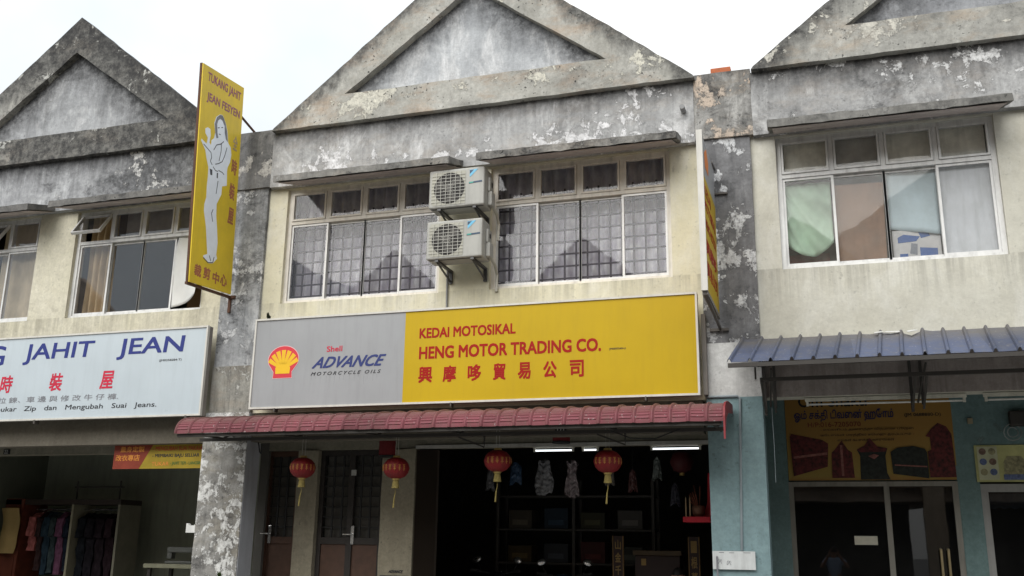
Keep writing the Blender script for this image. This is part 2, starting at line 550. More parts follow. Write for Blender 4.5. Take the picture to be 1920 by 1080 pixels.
def house_mats(k):
    """each house has weathered in its own way"""
    xc = (k - 1) * W + 3.08
    if k == 0:
        return dict(
            ped=weather('gable_plaster', (.36, .35, .32), (.56, .55, .51), .35, .95, .9, (.66, .66, .62), .7, .3, seed=1, pth=.60, gable=(xc, 8.98, .815, .40, .9), side=(xc - 1.8, xc + .5, .24)),
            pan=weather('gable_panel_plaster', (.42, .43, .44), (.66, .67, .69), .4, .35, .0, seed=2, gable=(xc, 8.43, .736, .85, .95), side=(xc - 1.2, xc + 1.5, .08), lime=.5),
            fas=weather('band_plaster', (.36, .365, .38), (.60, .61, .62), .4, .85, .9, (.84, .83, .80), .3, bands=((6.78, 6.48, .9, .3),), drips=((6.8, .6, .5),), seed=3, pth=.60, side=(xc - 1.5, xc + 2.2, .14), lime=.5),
            hood=weather('hood_concrete', (.16, .155, .15), (.34, .33, .31), .3, .8, .0, speck=1, seed=4, bsc=2.5),
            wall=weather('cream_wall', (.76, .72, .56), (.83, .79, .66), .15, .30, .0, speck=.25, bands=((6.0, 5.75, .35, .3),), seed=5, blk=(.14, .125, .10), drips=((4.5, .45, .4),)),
            head=weather('pillar_head_plaster', (.2, .2, .2), (.42, .42, .41), .6, .9, 1, (.70, .68, .62), .5, seed=6, pth=.575),
            shaft=weather('pillar_plaster', (.30, .31, .32), (.55, .56, .57), .6, .8, .5, seed=7))
    if k == 1:
        return dict(
            ped=weather('gable_plaster', (.40, .39, .35), (.64, .63, .585), .12, .42, .95, (.80, .77, .66), 1, .8, seed=11, pth=.605, tint=(.43, .34, .26), gable=(xc, 8.98, .815, .24, .85), zpeel=(7.06, .26, .12)),
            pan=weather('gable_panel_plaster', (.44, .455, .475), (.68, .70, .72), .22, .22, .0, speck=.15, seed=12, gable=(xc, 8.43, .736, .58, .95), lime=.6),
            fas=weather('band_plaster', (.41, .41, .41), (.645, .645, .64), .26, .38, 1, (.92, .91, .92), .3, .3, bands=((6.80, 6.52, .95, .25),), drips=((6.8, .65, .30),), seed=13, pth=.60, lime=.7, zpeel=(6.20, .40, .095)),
            hood=weather('hood_concrete', (.22, .21, .195), (.40, .39, .365), .3, .95, .3, speck=1, warm=.3, seed=14, bsc=2.2, lime=.3),
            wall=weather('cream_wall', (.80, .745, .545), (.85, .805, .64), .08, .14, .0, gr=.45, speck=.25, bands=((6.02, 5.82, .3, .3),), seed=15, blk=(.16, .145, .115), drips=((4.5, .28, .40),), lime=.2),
            head=weather('pillar_head_plaster', (.15, .15, .15), (.38, .37, .36), .6, .95, 1, (.68, .65, .60), .6, seed=16, pth=.60),
            shaft=weather('pillar_plaster', (.38, .39, .40), (.66, .67, .68), .6, .85, .9, (.8, .8, .8), .5, seed=17, pth=.57, lime=.6, bands=((6.1, 5.2, .7, 1.),)))
    return dict(
        ped=weather('gable_plaster', (.37, .365, .335), (.58, .57, .53), .2, .65, .95, (.74, .71, .63), .9, .55, seed=21, pth=.60, gable=(xc, 8.98, .815, .3, .9), zpeel=(7.05, .3, .05)),
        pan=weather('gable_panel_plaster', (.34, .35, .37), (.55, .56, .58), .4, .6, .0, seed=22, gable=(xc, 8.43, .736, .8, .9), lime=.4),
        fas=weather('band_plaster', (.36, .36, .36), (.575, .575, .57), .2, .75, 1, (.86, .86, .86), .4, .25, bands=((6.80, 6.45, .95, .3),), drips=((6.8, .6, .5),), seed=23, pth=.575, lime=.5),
        hood=weather('hood_concrete', (.22, .215, .20), (.38, .37, .35), .3, .6, .2, speck=1, seed=24, bsc=2.5),
        wall=weather('cream_wall', (.64, .62, .53), (.70, .685, .60), .06, .20, .0, gr=.5, speck=.25, bands=((4.0, 4.35, .12, .5),), seed=25, blk=(.20, .19, .165), drips=((4.5, .5, .45),), lime=.25),
        head=weather('pillar_head_plaster', (.26, .255, .24), (.52, .51, .49), .5, .95, 1, (.74, .60, .48), 1, .5, seed=29, pth=.54, bsc=2.4, lime=.5, bands=((6.9, 6.65, .8, .4),)),
        shaft=weather('pillar_plaster', (.18, .18, .185), (.37, .37, .38), .6, .7, 1, (.86, .87, .88), .6, seed=27, pth=.50, psc=4.5))


m_pil_low0 = weather('flaking_white_pillar', (.34, .33, .31), (.56, .55, .52), .6, .9, 1, (.90, .90, .88), .9, .6, seed=31, pth=.455, tint=(.34, .30, .22), psc=8)
m_pil_side = plain('grey_pillar_side', (.38, .39, .42), .85, var=.1, sc=4, dirt=.2)
m_pil_mid = weather('stained_pillar_panel', (.36, .35, .31), (.55, .54, .49), .9, .5, .8, (.74, .74, .70), .6, .4, seed=32, pth=.62)
m_pil_white = weather('white_washed_pillar_panel', (.66, .66, .64), (.78, .78, .77), .2, .12, .0, speck=.35, seed=33)
m_teal = weather('pale_blue_paint', (.24, .35, .37), (.29, .41, .43), .15, .08, .9, (.60, .62, .60), .35, seed=34, pth=.72, blk=(.10, .12, .12))
m_tealw = weather('blue_green_wall_paint', (.20, .31, .31), (.25, .36, .36), .2, .1, .4, (.45, .48, .46), .3, seed=35, pth=.72, blk=(.07, .09, .09))
m_beam3 = weather('pinkish_grey_beam', (.42, .36, .33), (.50, .45, .42), .6, .2, .0, speck=.2, seed=36, blk=(.10, .09, .08))
m_grn = plain('grey_green_plaster', (.17, .18, .14), .9, var=.12, sc=1.5, dirt=.2)
m_pier = weather('rough_pier_plaster', (.34, .305, .225), (.42, .38, .29), .2, .2, 0, speck=.4, seed=37)


def window(root, x0, x1, zb, zt, zm, mf, ms, mg, grille=False, open_top=(), no_pane=(), name='window'):
    """four fan lights over four sliding sashes"""
    yf = .085
    f = MB()
    t = .05
    f.box(x0, x0 + t, yf, .17, zb, zt); f.box(x1 - t, x1, yf, .17, zb, zt)
    f.box(x0 + t, x1 - t, yf, .17, zt - t, zt); f.box(x0 + t, x1 - t, yf, .17, zb, zb + t * .8)
    f.box(x0 + t, x1 - t, yf + .004, .17, zm - .022, zm + .022)
    w = (x1 - x0 - 2 * t) / 4
    for i in (1, 2, 3):
        f.box(x0 + t + w * i - .024, x0 + t + w * i + .024, yf + .002, .165, zm + .022, zt - t)
    win = f.build(name, mf, root)
    gl = MB()
    for i in range(4):
        a = x0 + t + w * i + (.024 if i else 0)
        b = x0 + t + w * (i + 1) - (.024 if i < 3 else 0)
        s = MB(); q = .022
        c, d = zm + .025, zt - t - .004
        a += .004; b -= .004
        for bx in ((a, a + q, c, d), (b - q, b, c, d), (a + q, b - q, c, c + q), (a + q, b - q, d - q, d)):
            s.box(bx[0], bx[1], yf - .012, yf + .03, bx[2], bx[3])
        ng = MB(); ng.box(a + q, b - q, yf + .006, yf + .011, c + q, d - q)
        if i in open_top:                                     # hinged at its top edge and pushed outward
            for mb in (s, ng):
                bmesh.ops.rotate(mb.b, verts=mb.b.verts, cent=(a, yf, d), matrix=Matrix.Rotation(RAD(-34), 3, 'X'))
        s.build('fan_light', mf if i not in open_top else ms, win)
        tmp = bpy.data.meshes.new('t'); ng.b.to_mesh(tmp); gl.b.from_mesh(tmp); ng.b.free()
        bpy.data.meshes.remove(tmp)
        # sliding sash
        s = MB(); q = .026
        a = x0 + t + w * i - (.012 if i else 0); b = x0 + t + w * (i + 1) + (.012 if i < 3 else 0)
        c, d = zb + .042, zm - .025
        y = yf + (.02 if i in (0, 3) else .055)
        for bx in ((a, a + q, c, d), (b - q, b, c, d), (a + q, b - q, c, c + q * 1.3), (a + q, b - q, d - q, d)):
            s.box(bx[0], bx[1], y, y + .026, bx[2], bx[3])
        if i in no_pane: s.b.free(); continue
        s.build('sliding_sash', ms, win)
        gl.box(a + q, b - q, y + .01, y + .015, c + q * 1.3, d - q)
    gl.build('glass', mg, win)
    if grille:
        g = MB(); y = .215
        nx = int((x1 - x0) / .135)
        for i in range(nx + 1):
            x = x0 + .05 + (x1 - x0 - .1) * i / nx
            g.box(x - .0105, x + .0105, y - .004, y + .004, zb + .02, zm + .16)
        k = int((zm + .16 - zb) / .148)
        for j in range(1, k + 1):
            z = zb + .148 * j - .03
            g.box(x0 + .02, x1 - .02, y - .013, y - .0045, z - .010, z + .010)
        g.build('security_grille', m_bar, win)
    return win


HOUSE_LABEL = ["weathered cream shophouse with the darkest, most mildewed gable, over the tailor shop",
               "weathered cream shophouse with the pale grey gable, over the motorcycle shop with the red awning",
               "weathered cream shophouse with the covered and boarded upstairs window, above the blue awning"]


def house(k):
    x0 = (k - 1) * W
    M = house_mats(k)
    r = thing('shophouse', HOUSE_LABEL[k], 'shophouse', (x0 + W / 2, 0, FL), 'shophouses of the terrace')
    X = lambda a: x0 + a
    # first-floor wall with two window openings
    xs = [X(.26), X(.5545), X(2.754 if k == 2 else 2.6948), X(3.3325), X(5.4832), X(5.84)]
    zb = 4.4917
    zs = [3.12, zb, 6.015, 6.2]
    MB().cells(xs, zs, {(1, 1), (3, 1)}, .03, .24).build('upper_wall', M['wall'], r)
    # plaster band under the gable and the gable itself
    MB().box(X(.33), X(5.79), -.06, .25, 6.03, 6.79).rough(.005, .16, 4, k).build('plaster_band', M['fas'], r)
    a = MB()
    oz, iz = 6.785, 7.168
    out = [(X(.345), oz), (X(5.815), oz), (X(5.80), oz + .035), (X(3.08), 8.995), (X(.37), oz + .035)]
    inn = [(X(1.373), iz), (X(4.795), iz), (X(3.08), 8.43)]
    for q in ([out[0], out[1], inn[1], inn[0]], [out[1], out[2], out[3], inn[2], inn[1]], [out[3], out[4], out[0], inn[0], inn[2]]):
        a.prism(q, -.15, .12)
    bmesh.ops.remove_doubles(a.b, verts=a.b.verts, dist=1e-4)
    kill = [f for f in a.b.faces if all(len(e.link_faces) > 2 for e in f.edges) is False and any(len(e.link_faces) > 2 for e in f.edges)]
    a.rough(.009, .14, 5, k).build('gable', M['ped'], r)
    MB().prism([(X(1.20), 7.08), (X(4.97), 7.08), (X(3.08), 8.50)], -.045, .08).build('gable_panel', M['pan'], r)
    # window hoods
    for (ha, hb) in ((.50, 2.85), (3.25, 5.60)) if k == 2 else ((.68, 3.0), (3.34, 5.64)):
        h = MB().prism([(-.54, 5.895), (-.54, 5.978), (-.055, 6.11), (.03, 6.10), (.03, 6.04), (-.055, 6.04)], X(ha), X(hb), 'x')
        h.rough(.012, .09, 8, k * 3).build('window_hood', M['hood'], r)
        MB().prism([(-.50, 5.890), (-.50, 5.896), (-.03, 6.036), (-.03, 6.030)], X(ha + .05), X(hb - .05), 'x').build('hood_soffit', m_soff, r)
    # pillar at the left boundary
    MB().box(X(-.345), X(.33), -.05, .25, 6.05, 6.85).rough(.008, .14, 5, k + 9).build('pillar_head', M['head'], r)
    MB().box(X(-.29), X(.29), -.02, .25, 3.71, 6.05).rough(.006, .14, 5, k + 5).build('pillar_shaft', M['shaft'], r)
    MB().box(X(-.30), X(.29), -.03, .25, 3.13, 3.71).rough(.004, .14, 5, k + 3).build('pillar_panel', m_pil_white if k == 2 else m_pil_mid, r)
    MB().box(X(-.34 if k < 2 else -.29), X(.28), -.03, .25, FL, 3.13).rough(.007 if k < 2 else .002, .12, 6, k).build('pillar_base', m_teal if k == 2 else m_pil_low0, r)
    if k < 2:
        MB().box(X(.281), X(.288), -.018, .27, FL, 3.125).build('pillar_side', m_pil_side, r)
    # beams, slabs, party walls, roof
    if k < 2:
        MB().box(X(.29), X(5.76), .05, .24, 2.775, 3.12).build('front_beam', m_brown, r)
        MB().box(X(.06), X(6.04), SF, SF + .14, 2.74, 3.46).build('lintel', m_lintel, r)
    else:
        MB().box(X(.29), X(5.81), .02, .029, 3.122, 3.70).build('beam_face', m_beam3, r)
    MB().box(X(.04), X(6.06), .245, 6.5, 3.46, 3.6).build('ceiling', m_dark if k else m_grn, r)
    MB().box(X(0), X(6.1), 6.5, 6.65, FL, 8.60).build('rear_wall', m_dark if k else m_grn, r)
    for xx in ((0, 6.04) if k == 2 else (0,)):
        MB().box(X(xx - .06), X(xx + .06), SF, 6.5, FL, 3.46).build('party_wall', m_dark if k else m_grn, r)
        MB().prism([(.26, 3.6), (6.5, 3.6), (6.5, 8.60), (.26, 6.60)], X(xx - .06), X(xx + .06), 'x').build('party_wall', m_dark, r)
    MB().prism([(.13, 6.72), (6.9, 8.9), (6.9, 8.75), (.13, 6.57)], X(-.02), X(6.08), 'x').build('roof', m_roof, r)
    if k == 0:
        MB().box(X(.06), X(6.04), 3.6, 3.72, FL, 3.46).build('partition_wall', plain('drab_wall', (.34, .36, .29), .9, var=.15, sc=1.5, dirt=.3), r)
    # windows
    wl, wr = (X(.5545), X(2.754 if k == 2 else 2.6948)), (X(3.3325), X(5.4832))
    if k == 1:
        for q in (wl, wr): window(r, *q, zb, 6.015, 5.564, m_beige, m_rail, m_gl2, grille=True)
    elif k == 0:
        window(r, *wl, zb, 6.015, 5.564, m_alu, m_alu, m_gl1, open_top=(2,))
        window(r, *wr, zb, 6.015, 5.564, m_alu, m_alu, m_gl1, open_top=(0,), no_pane=(3,))
    else:
        for q in (wl, wr): window(r, *q, zb, 6.015, 5.564, m_alu, m_alu, m_gl3)
    return r


H = [house(k) for k in range(3)]
# last boundary pillar of the row
e = H[2]
mM = house_mats(0)
MB().box(11.755, 12.43, -.05, .25, 6.05, 6.85).build('pillar_head', mM['head'], e)
MB().box(11.91, 12.49, -.02, .25, 3.71, 6.05).build('pillar_shaft', mM['shaft'], e)
MB().box(11.91, 12.49, -.03, .25, FL, 3.71).build('pillar_base', m_teal, e)

# the overflow stub on the middle house, the brick on the parapet
m_pvc = plain('grey_pipe', (.25, .25, .25), .6)
s = MB().lathe([(.022, -.16), (.03, -.16), (.03, .0), (.022, .0)], (5.675, -.05, 6.41), 12, 'y')
s.build('overflow_pipe', m_pvc, H[1])
tag(MB().box(5.99, 6.215, -.02, .09, 6.85, 6.925, .006).build('brick', plain('red_brick', (.42, .13, .06), .9, var=.2, sc=20)),
    'loose orange red brick lying on the grey parapet between two gables', 'brick')

# ------------------------------------------------------------------ shopfronts on the middle house
m_door = plain('brown_door', (.085, .045, .030), .55, var=.25, sc=8)
m_door2 = plain('dark_door_leaf', (.03, .025, .022), .6, var=.25, sc=8)
m_mesh = plain('dark_ironwork', (.022, .022, .022), .7)
m_chr = plain('chrome', (.65, .65, .65), .2, .9)
h2 = H[1]
for a, b in ((.51, .80), (1.70, 2.14)):
    MB().box(a, b, SF - .03, SF + .12, FL, 2.735).rough(.008, .15, 6, a).build('shopfront_pier', m_pier, h2)


def door(x0, x1, handle_x, leaf_mat, panel_mat, two=False):
    y = SF + .05
    d = MB()
    d.box(x0, x0 + .06, y, y + .05, FL, 2.735); d.box(x1 - .06, x1, y, y + .05, FL, 2.735)
    d.box(x0 + .06, x1 - .06, y, y + .05, 2.67, 2.735); d.box(x0 + .06, x1 - .06, y, y + .05, 1.58, 1.66)
    if two: d.box((x0 + x1) / 2 - .04, (x0 + x1) / 2 + .04, y - .004, y + .054, FL, 2.67)
    o = d.build('door', leaf_mat, h2)
    MB().box(x0 + .06, x1 - .06, y + .02, y + .045, FL, 1.58).build('door_panel', panel_mat, o)
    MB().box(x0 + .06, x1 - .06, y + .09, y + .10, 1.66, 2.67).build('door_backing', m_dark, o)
    g = MB()
    n = max(3, int((x1 - x0) / .14))
    for i in range(1, n):
        x = x0 + .06 + (x1 - x0 - .12) * i / n
        g.box(x - .012, x + .012, y + .015, y + .03, 1.66, 2.67)
    for j in range(1, 8):
        z = 1.66 + j * .126
        g.box(x0 + .06, x1 - .06, y + .031, y + .045, z - .008, z + .008)
    g.build('door_grille', m_mesh, o)
    hh = MB()
    hh.box(handle_x - .022, handle_x + .022, y - .012, y, 1.58, 1.80, .004)
    hh.tube([(handle_x, y - .01, 1.70), (handle_x, y - .05, 1.70), (handle_x - .11, y - .05, 1.70)], .009)
    hh.build('door_handle', m_chr, o)


door(.02, .51, .13, m_door, m_door)
door(.80, 1.70, 1.30, m_door2, m_door, True)
dr = [o for o in h2.children if o.name.startswith('door')][-1]
MB().box(1.24, 1.31, SF + .045, SF + .049, 2.42, 2.49).build('paper_notice', plain('pale_sticker', (.45, .45, .43), .8), dr)
nb_ = thing('notice_plate', 'small black notice with white lettering low on the pier left of the folded gate', 'notice', (1.93, SF - .04, 1.10))
MB().box(1.74, 2.12, SF - .048, SF - .04, 1.02, 1.225, .001).build('plate', plain('notice_black', (.03, .03, .035), .5), nb_)
text('AVAILABLE HERE', 'lettering', nb_, plain('notice_white', (.5, .5, .5), .6), (1.77, 1.165), (.32, .035), SF - .0485, .02)
text('ADVANCE', 'lettering', nb_, plain('notice_ink', (.03, .03, .04), .6), (1.85, 1.255), (.19, .035), SF - .040, .03, .4)
# folded steel gate on the left of the opening
g = MB()
for i in range(9):
    x = 2.15 + i * .03
    g.prism([(x, SF + .0), (x + .015, SF + .10), (x + .03, SF + .0), (x + .03, SF + .012), (x + .015, SF + .112), (x, SF + .012)], FL, 2.72, 'z')
g.build('folding_gate', plain('brown_steel', (.09, .07, .055), .6, dirt=.3), h2)
b = MB().box(2.14, 5.72, SF - .03, SF + .0, 2.735, 2.775)
b.build('gate_track', plain('track_steel', (.40, .39, .36), .6, dirt=.4), h2)
pl = MB().box(4.14, 4.27, .03, .05, 2.79, 2.87).build('number_plate', plain('black_plate', (.02, .02, .02), .5), h2)
text('10', 'lettering', pl, plain('plate_digits', (.5, .5, .48), .5), (4.165, 2.80), (.08, .06), .029)
pl = MB().box(-4.28 + .0, -4.18, SF - .02, SF, 2.755, 2.825).build('number_plate', plain('black_plate_b', (.02, .02, .02), .5), H[0])
text('22', 'lettering', pl, plain('plate_digits_b', (.4, .4, .38), .5), (-4.26, 2.765), (.06, .05), SF - .021)

# ------------------------------------------------------------------ right-hand shopfront
h3 = H[2]
m_frame = plain('shop_aluminium', (.27, .26, .23), .5, .3, var=.1, dirt=.4)
m_wht = plain('white_frame', (.36, .36, .35), .5, var=.08, dirt=.3)
m_glS = glass('shop_glass', (.42, .42, .42), 1.2, .03, (.3, .3, .3), ripple=.0015)
FIT0 = set(bpy.data.objects)
MB().box(6.16, 6.56, SF3, SF3 + .14, FL, 3.28).build('shopfront_wall', m_tealw, h3)
MB().cells([8.255, 8.47, 9.3, 12.05], [FL, 2.68, 3.28], {(1, 0)}, SF3 + .02, SF3 + .14).build('shopfront_wall', m_tealw, h3)
MB().box(6.56, 8.255, SF3 + .06, SF3 + .14, 2.32, 3.28).build('shopfront_wall', m_tealw, h3)
f = MB()
for bx in ((6.56, 6.61, FL, 2.31), (8.20, 8.255, FL, 2.31), (6.61, 8.20, 2.26, 2.31), (7.53, 7.585, FL, 2.26), (6.61, 7.53, FL, FL + .12), (7.585, 8.20, FL, FL + .12)):
    f.box(bx[0], bx[1], SF3, SF3 + .06, bx[2], bx[3])
sf = f.build('shopfront_frame', m_frame, h3)
g = MB(); g.box(6.61, 7.53, SF3 + .025, SF3 + .03, FL + .12, 2.26); g.box(7.585, 8.20, SF3 + .03, SF3 + .035, FL + .12, 2.26)
g.build('glass', m_glS, sf)
d = MB()
d.tube([(8.10, SF3 - .0, 1.25), (8.10, SF3 - .05, 1.25), (8.10, SF3 - .05, 1.62), (8.10, SF3, 1.62)], .014)
d.tube([(8.03, SF3 - .0, 1.25), (8.03, SF3 - .05, 1.25), (8.03, SF3 - .05, 1.62), (8.03, SF3, 1.62)], .014)
d.build('door_handle', plain('brass_handle', (.35, .28, .16), .4, .6), sf)
MB().box(7.20, 7.43, SF3 + .018, SF3 + .022, 1.655, 1.745).build('paper_notice', plain('paper', (.62, .60, .50), .9), sf)
f = MB()
for bx in ((8.47, 8.54, FL, 2.28), (9.23, 9.30, FL, 2.28), (8.54, 9.23, 2.20, 2.28)):
    f.box(bx[0], bx[1], SF3 + .03, SF3 + .11, bx[2], bx[3])
f2 = f.build('shop_door_frame', m_wht, h3)
MB().box(8.54, 9.23, SF3 + .07, SF3 + .075, FL, 2.20).build('glass', m_glS, f2)
q = MB().grid(lambda u, v: (8.54 + .69 * u, SF3 + .12 + .012 * math.sin(u * 40), 2.19 - .14 * v - .02 * abs(math.sin(u * 22)) * v), 60, 3)
q.build('door_valance', cloth('pale_blue_valance', (.35, .42, .55), .2), f2)

# banner above the glass
m_yb = new_mat('faded_orange_banner')
nt = m_yb[1]
gz = nd(nt, "ShaderNodeSeparateXYZ", {0: pos(nt)})
colr = mx(nt, mr(nt, ma(nt, 'ADD', gz.outputs[2], ma(nt, 'MULTIPLY', nz(nt, pos(nt), 2., 3), .5)), 2.62, 3.2), (.36, .27, .07), (.36, .20, .05))
colr = mx(nt, mr(nt, ma(nt, 'ADD', gz.outputs[2], ma(nt, 'MULTIPLY', nz(nt, pos(nt), 3., 3), .2)), 2.55, 2.40), colr, (.36, .08, .03))
m_yb = finish(*m_yb, colr, .5)
bn = thing('banner', 'orange yellow banner picturing carved wooden altars, above the dark glass shopfront', 'banner', (7.41, SF3 + .03, 2.32))
MB().grid(lambda u, v: (6.565 + 1.70 * u, SF3 + .025 + .006 * math.sin(u * 9 + v * 4), 2.325 + .95 * v), 24, 10, .004).build('banner_sheet', m_yb, bn)
m_navy = plain('navy_ink', (.015, .02, .09), .6)
m_blk = plain('black_ink', (.012, .012, .012), .6)
m_dred = plain('dark_red_ink', (.16, .02, .015), .6)
yb = SF3 + .015
text('Om Shakti', 'lettering', bn, m_blk, (6.71, 3.12), (.72, .13), yb, .02)
text('ஓம் சக்தி டிவைன் ஹோம்', 'lettering', bn, m_navy, (6.66, 2.955), (1.03, .135), yb, .012)
text('(JM 0688880-D)', 'lettering', bn, m_blk, (7.80, 2.985), (.36, .045), yb, .012)
text('H/P:016-7205070', 'lettering', bn, m_dred, (6.80, 2.90), (.55, .052), yb)
text('- எங்களிடம் அனைத்து விதமான பூஜை', 'lettering', bn, m_blk, (6.93, 2.85), (.95, .035), yb)
text('மேடைகள் மரத்தில் செய்து தரப்படும் -', 'lettering', bn, m_blk, (6.93, 2.79), (.95, .035), yb)
text('எங்கள் கடைக்கு வாருங்கள்', 'lettering', bn, m_blk, (7.10, 2.735), (.58, .035), yb)
m_alt = plain('altar_red_brown', (.10, .018, .018), .6, var=.85, sc=26)
m_altd = plain('altar_black', (.02, .024, .02), .6, var=.8, sc=24)
m_alth = plain('altar_trim', (.30, .12, .10), .6, var=.4, sc=30)
flat([(6.62, 2.37), (6.98, 2.47), (7.0, 2.72), (6.94, 2.76), (6.62, 2.83), (6.60, 2.80)], 'altar_picture', m_alt, bn, yb)
flat([(6.63, 2.56), (6.985, 2.60), (6.985, 2.625), (6.63, 2.585)], 'altar_trim_picture', m_alth, bn, yb - .004)
flat([(7.02, 2.35), (7.25, 2.35), (7.24, 2.62), (7.20, 2.65), (7.14, 2.75), (7.07, 2.66), (7.03, 2.62)], 'altar_picture', m_alt, bn, yb)
flat([(7.12, 2.37), (7.145, 2.37), (7.145, 2.70), (7.12, 2.70)], 'altar_trim_picture', m_alth, bn, yb - .004)
flat([(7.31, 2.33), (7.61, 2.33), (7.58, 2.40), (7.575, 2.58), (7.60, 2.66), (7.50, 2.68), (7.43, 2.77), (7.37, 2.69), (7.29, 2.65), (7.32, 2.58)], 'altar_picture', m_altd, bn, yb)
flat([(7.33, 2.62), (7.58, 2.625), (7.60, 2.66), (7.50, 2.68), (7.43, 2.77), (7.37, 2.69), (7.29, 2.65)], 'altar_trim_picture', m_alt, bn, yb - .004)
flat([(7.40, 2.58), (7.46, 2.545), (7.51, 2.585), (7.46, 2.60)], 'altar_trim_picture', m_alth, bn, yb - .004)
flat([(7.64, 2.39), (7.99, 2.34), (7.99, 2.61), (7.97, 2.65), (7.86, 2.68), (7.70, 2.665), (7.63, 2.62)], 'altar_picture', m_altd, bn, yb)
flat([(7.66, 2.475), (7.98, 2.455), (7.98, 2.468), (7.66, 2.488)], 'altar_trim_picture', m_alth, bn, yb - .004)
flat([(8.00, 2.35), (8.255, 2.35), (8.25, 2.62), (8.245, 2.80), (8.20, 2.88), (8.12, 2.92), (8.05, 2.86), (7.99, 2.78), (8.03, 2.77), (8.035, 2.64), (8.0, 2.62)], 'altar_picture', m_alt, bn, yb)

# second poster and the wall fittings at the right edge
po = thing('poster', 'small yellow poster with round pictures above the white door frame', 'poster', (8.85, SF3, 2.30))
MB().box(8.445, 9.20, SF3 + .005, SF3 + .018, 2.30, 2.675).build('poster_sheet', plain('poster_yellow', (.50, .50, .22), .5, var=.25, sc=4), po)
MB().box(8.47, 8.66, SF3 + .0, SF3 + .0046, 2.32, 2.66).build('picture_panel', plain('poster_cream', (.55, .56, .38), .5), po)
pc = [plain('photo_patch_%d' % i, c, .5, var=.5, sc=30) for i, c in enumerate(((.2, .13, .1), (.3, .28, .16), (.12, .16, .3)))]
for i in range(3):
    for j in range(2):
        cx, cz = 8.52 + j * .09, 2.61 - i * .105
        flat([(cx + .035 * math.cos(t * .52), cz + .035 * math.sin(t * .52)) for t in range(12)], 'round_picture', pc[(i * 2 + j) % 3], po, SF3 - .001)
flat([(8.71, 2.36), (8.92, 2.36), (8.92, 2.50), (8.88, 2.56), (8.75, 2.56), (8.71, 2.50)], 'round_picture', pc[1], po, SF3 + .004)
flat([(8.70, 2.32), (8.95, 2.32), (8.95, 2.375), (8.70, 2.375)], 'round_picture', pc[2], po, SF3 + .001)
t_ = thing('wall_fan', 'dark fan with a round cage fixed high on the blue green shop wall', 'fan', (8.86, SF3, 2.95))
m = MB()
m.box(8.80, 9.0, SF3 - .10, SF3 + .02, 2.86, 3.02, .02)
m.build('fan_body', plain('dark_plastic', (.05, .045, .04), .6), t_)
m = MB()
for rr in (.05, .085):
    m.tube([(8.82 + rr * math.cos(a * .5236), SF3 - .06 + .02 * math.sin(a), 2.80 + rr * math.sin(a * .5236)) for a in range(13)], .006, 6)
m.build('fan_cage', plain('grey_cage', (.3, .33, .33), .6), t_)
tag(MB().box(8.41, 8.46, SF3 - .02, SF3 + .02, 2.90, 2.96, .005).build('wall_switch', plain('switch', (.35, .30, .20), .6)),
    'small beige switch box on the blue green wall beside the banner', 'switch')

# the shopfront was drawn up for a shallower recess: bring its parts to size for the full-depth walkway
FIT_THINGS = {o.name for o in set(bpy.data.objects) - FIT0 if o.parent is None}
for o in sorted(set(bpy.data.objects) - FIT0, key=lambda q: q.parent is None):
    org = ORG.get(o.name) if o.parent is None else ORG.get(o.parent.name)
    fx = lambda x, z: (1.1026 * x - .7161, 1.1026 * z - .1642)
    if o.type == 'MESH':
        og = org if org is not None else Vector((0, 0, 0))
        nx, nz2 = fx(og.x, og.z) if o.parent is None or (o.parent.name in FIT_THINGS) else (og.x, og.z)
        for v in o.data.vertices:
            w = v.co + og
            x, z = fx(w.x, w.z)
            v.co.x, v.co.z = x - nx, max(z, FL) - nz2
    if o.parent is None:
        o.location.x, o.location.z = fx(o.location.x, o.location.z)
        ORG[o.name] = o.location.copy()

# fluorescent battens under the right-hand beam (unlit)
m_bat = plain('batten_white', (.58, .57, .50), .5, dirt=.3)
m_tub = plain('unlit_tube', (.70, .70, .66), .25)


def batten(x0, x1, y, z, label, mt=m_tub, group=None, down=.03):
    r = thing('fluorescent_light', label, 'light fitting', ((x0 + x1) / 2, y, z), group)
    MB().box(x0, x1, y - .02, y + .02, z, z + .035, .004).build('batten', m_bat, r)
    m = MB().lathe([(.010, x0 + .03), (.010, x1 - .03)], (0, y, z - down), 12, 'x')
    m.build('tube', mt, r, smooth=True)
    for a in (x0 + .01, x1 - .035):
        MB().box(a, a + .025, y - .014, y + .014, z - down - .016, z - .0005).build('tube_holder', m_bat, r)
    return r


batten(6.80, 8.33, .10, 3.075, 'long unlit white fluorescent tube across the top of the orange banner')
batten(8.48, 9.90, .10, 3.075, 'unlit fluorescent tube under the beam at the right edge of the photo')
m_lit = emit('lit_tube', (.93, .97, 1, 1), 1.2)
batten(3.60, 4.12, 1.0, 2.735, 'lit fluorescent tube above the motorcycle shop opening, just right of the third lantern', m_lit)
batten(4.20, 4.42, 1.0, 2.735, 'short lit fluorescent tube beneath the dark red hanging drum', m_lit)
batten(5.02, 5.62, 1.0, 2.735, 'lit fluorescent tube nearest the blue pillar and red altar', m_lit)

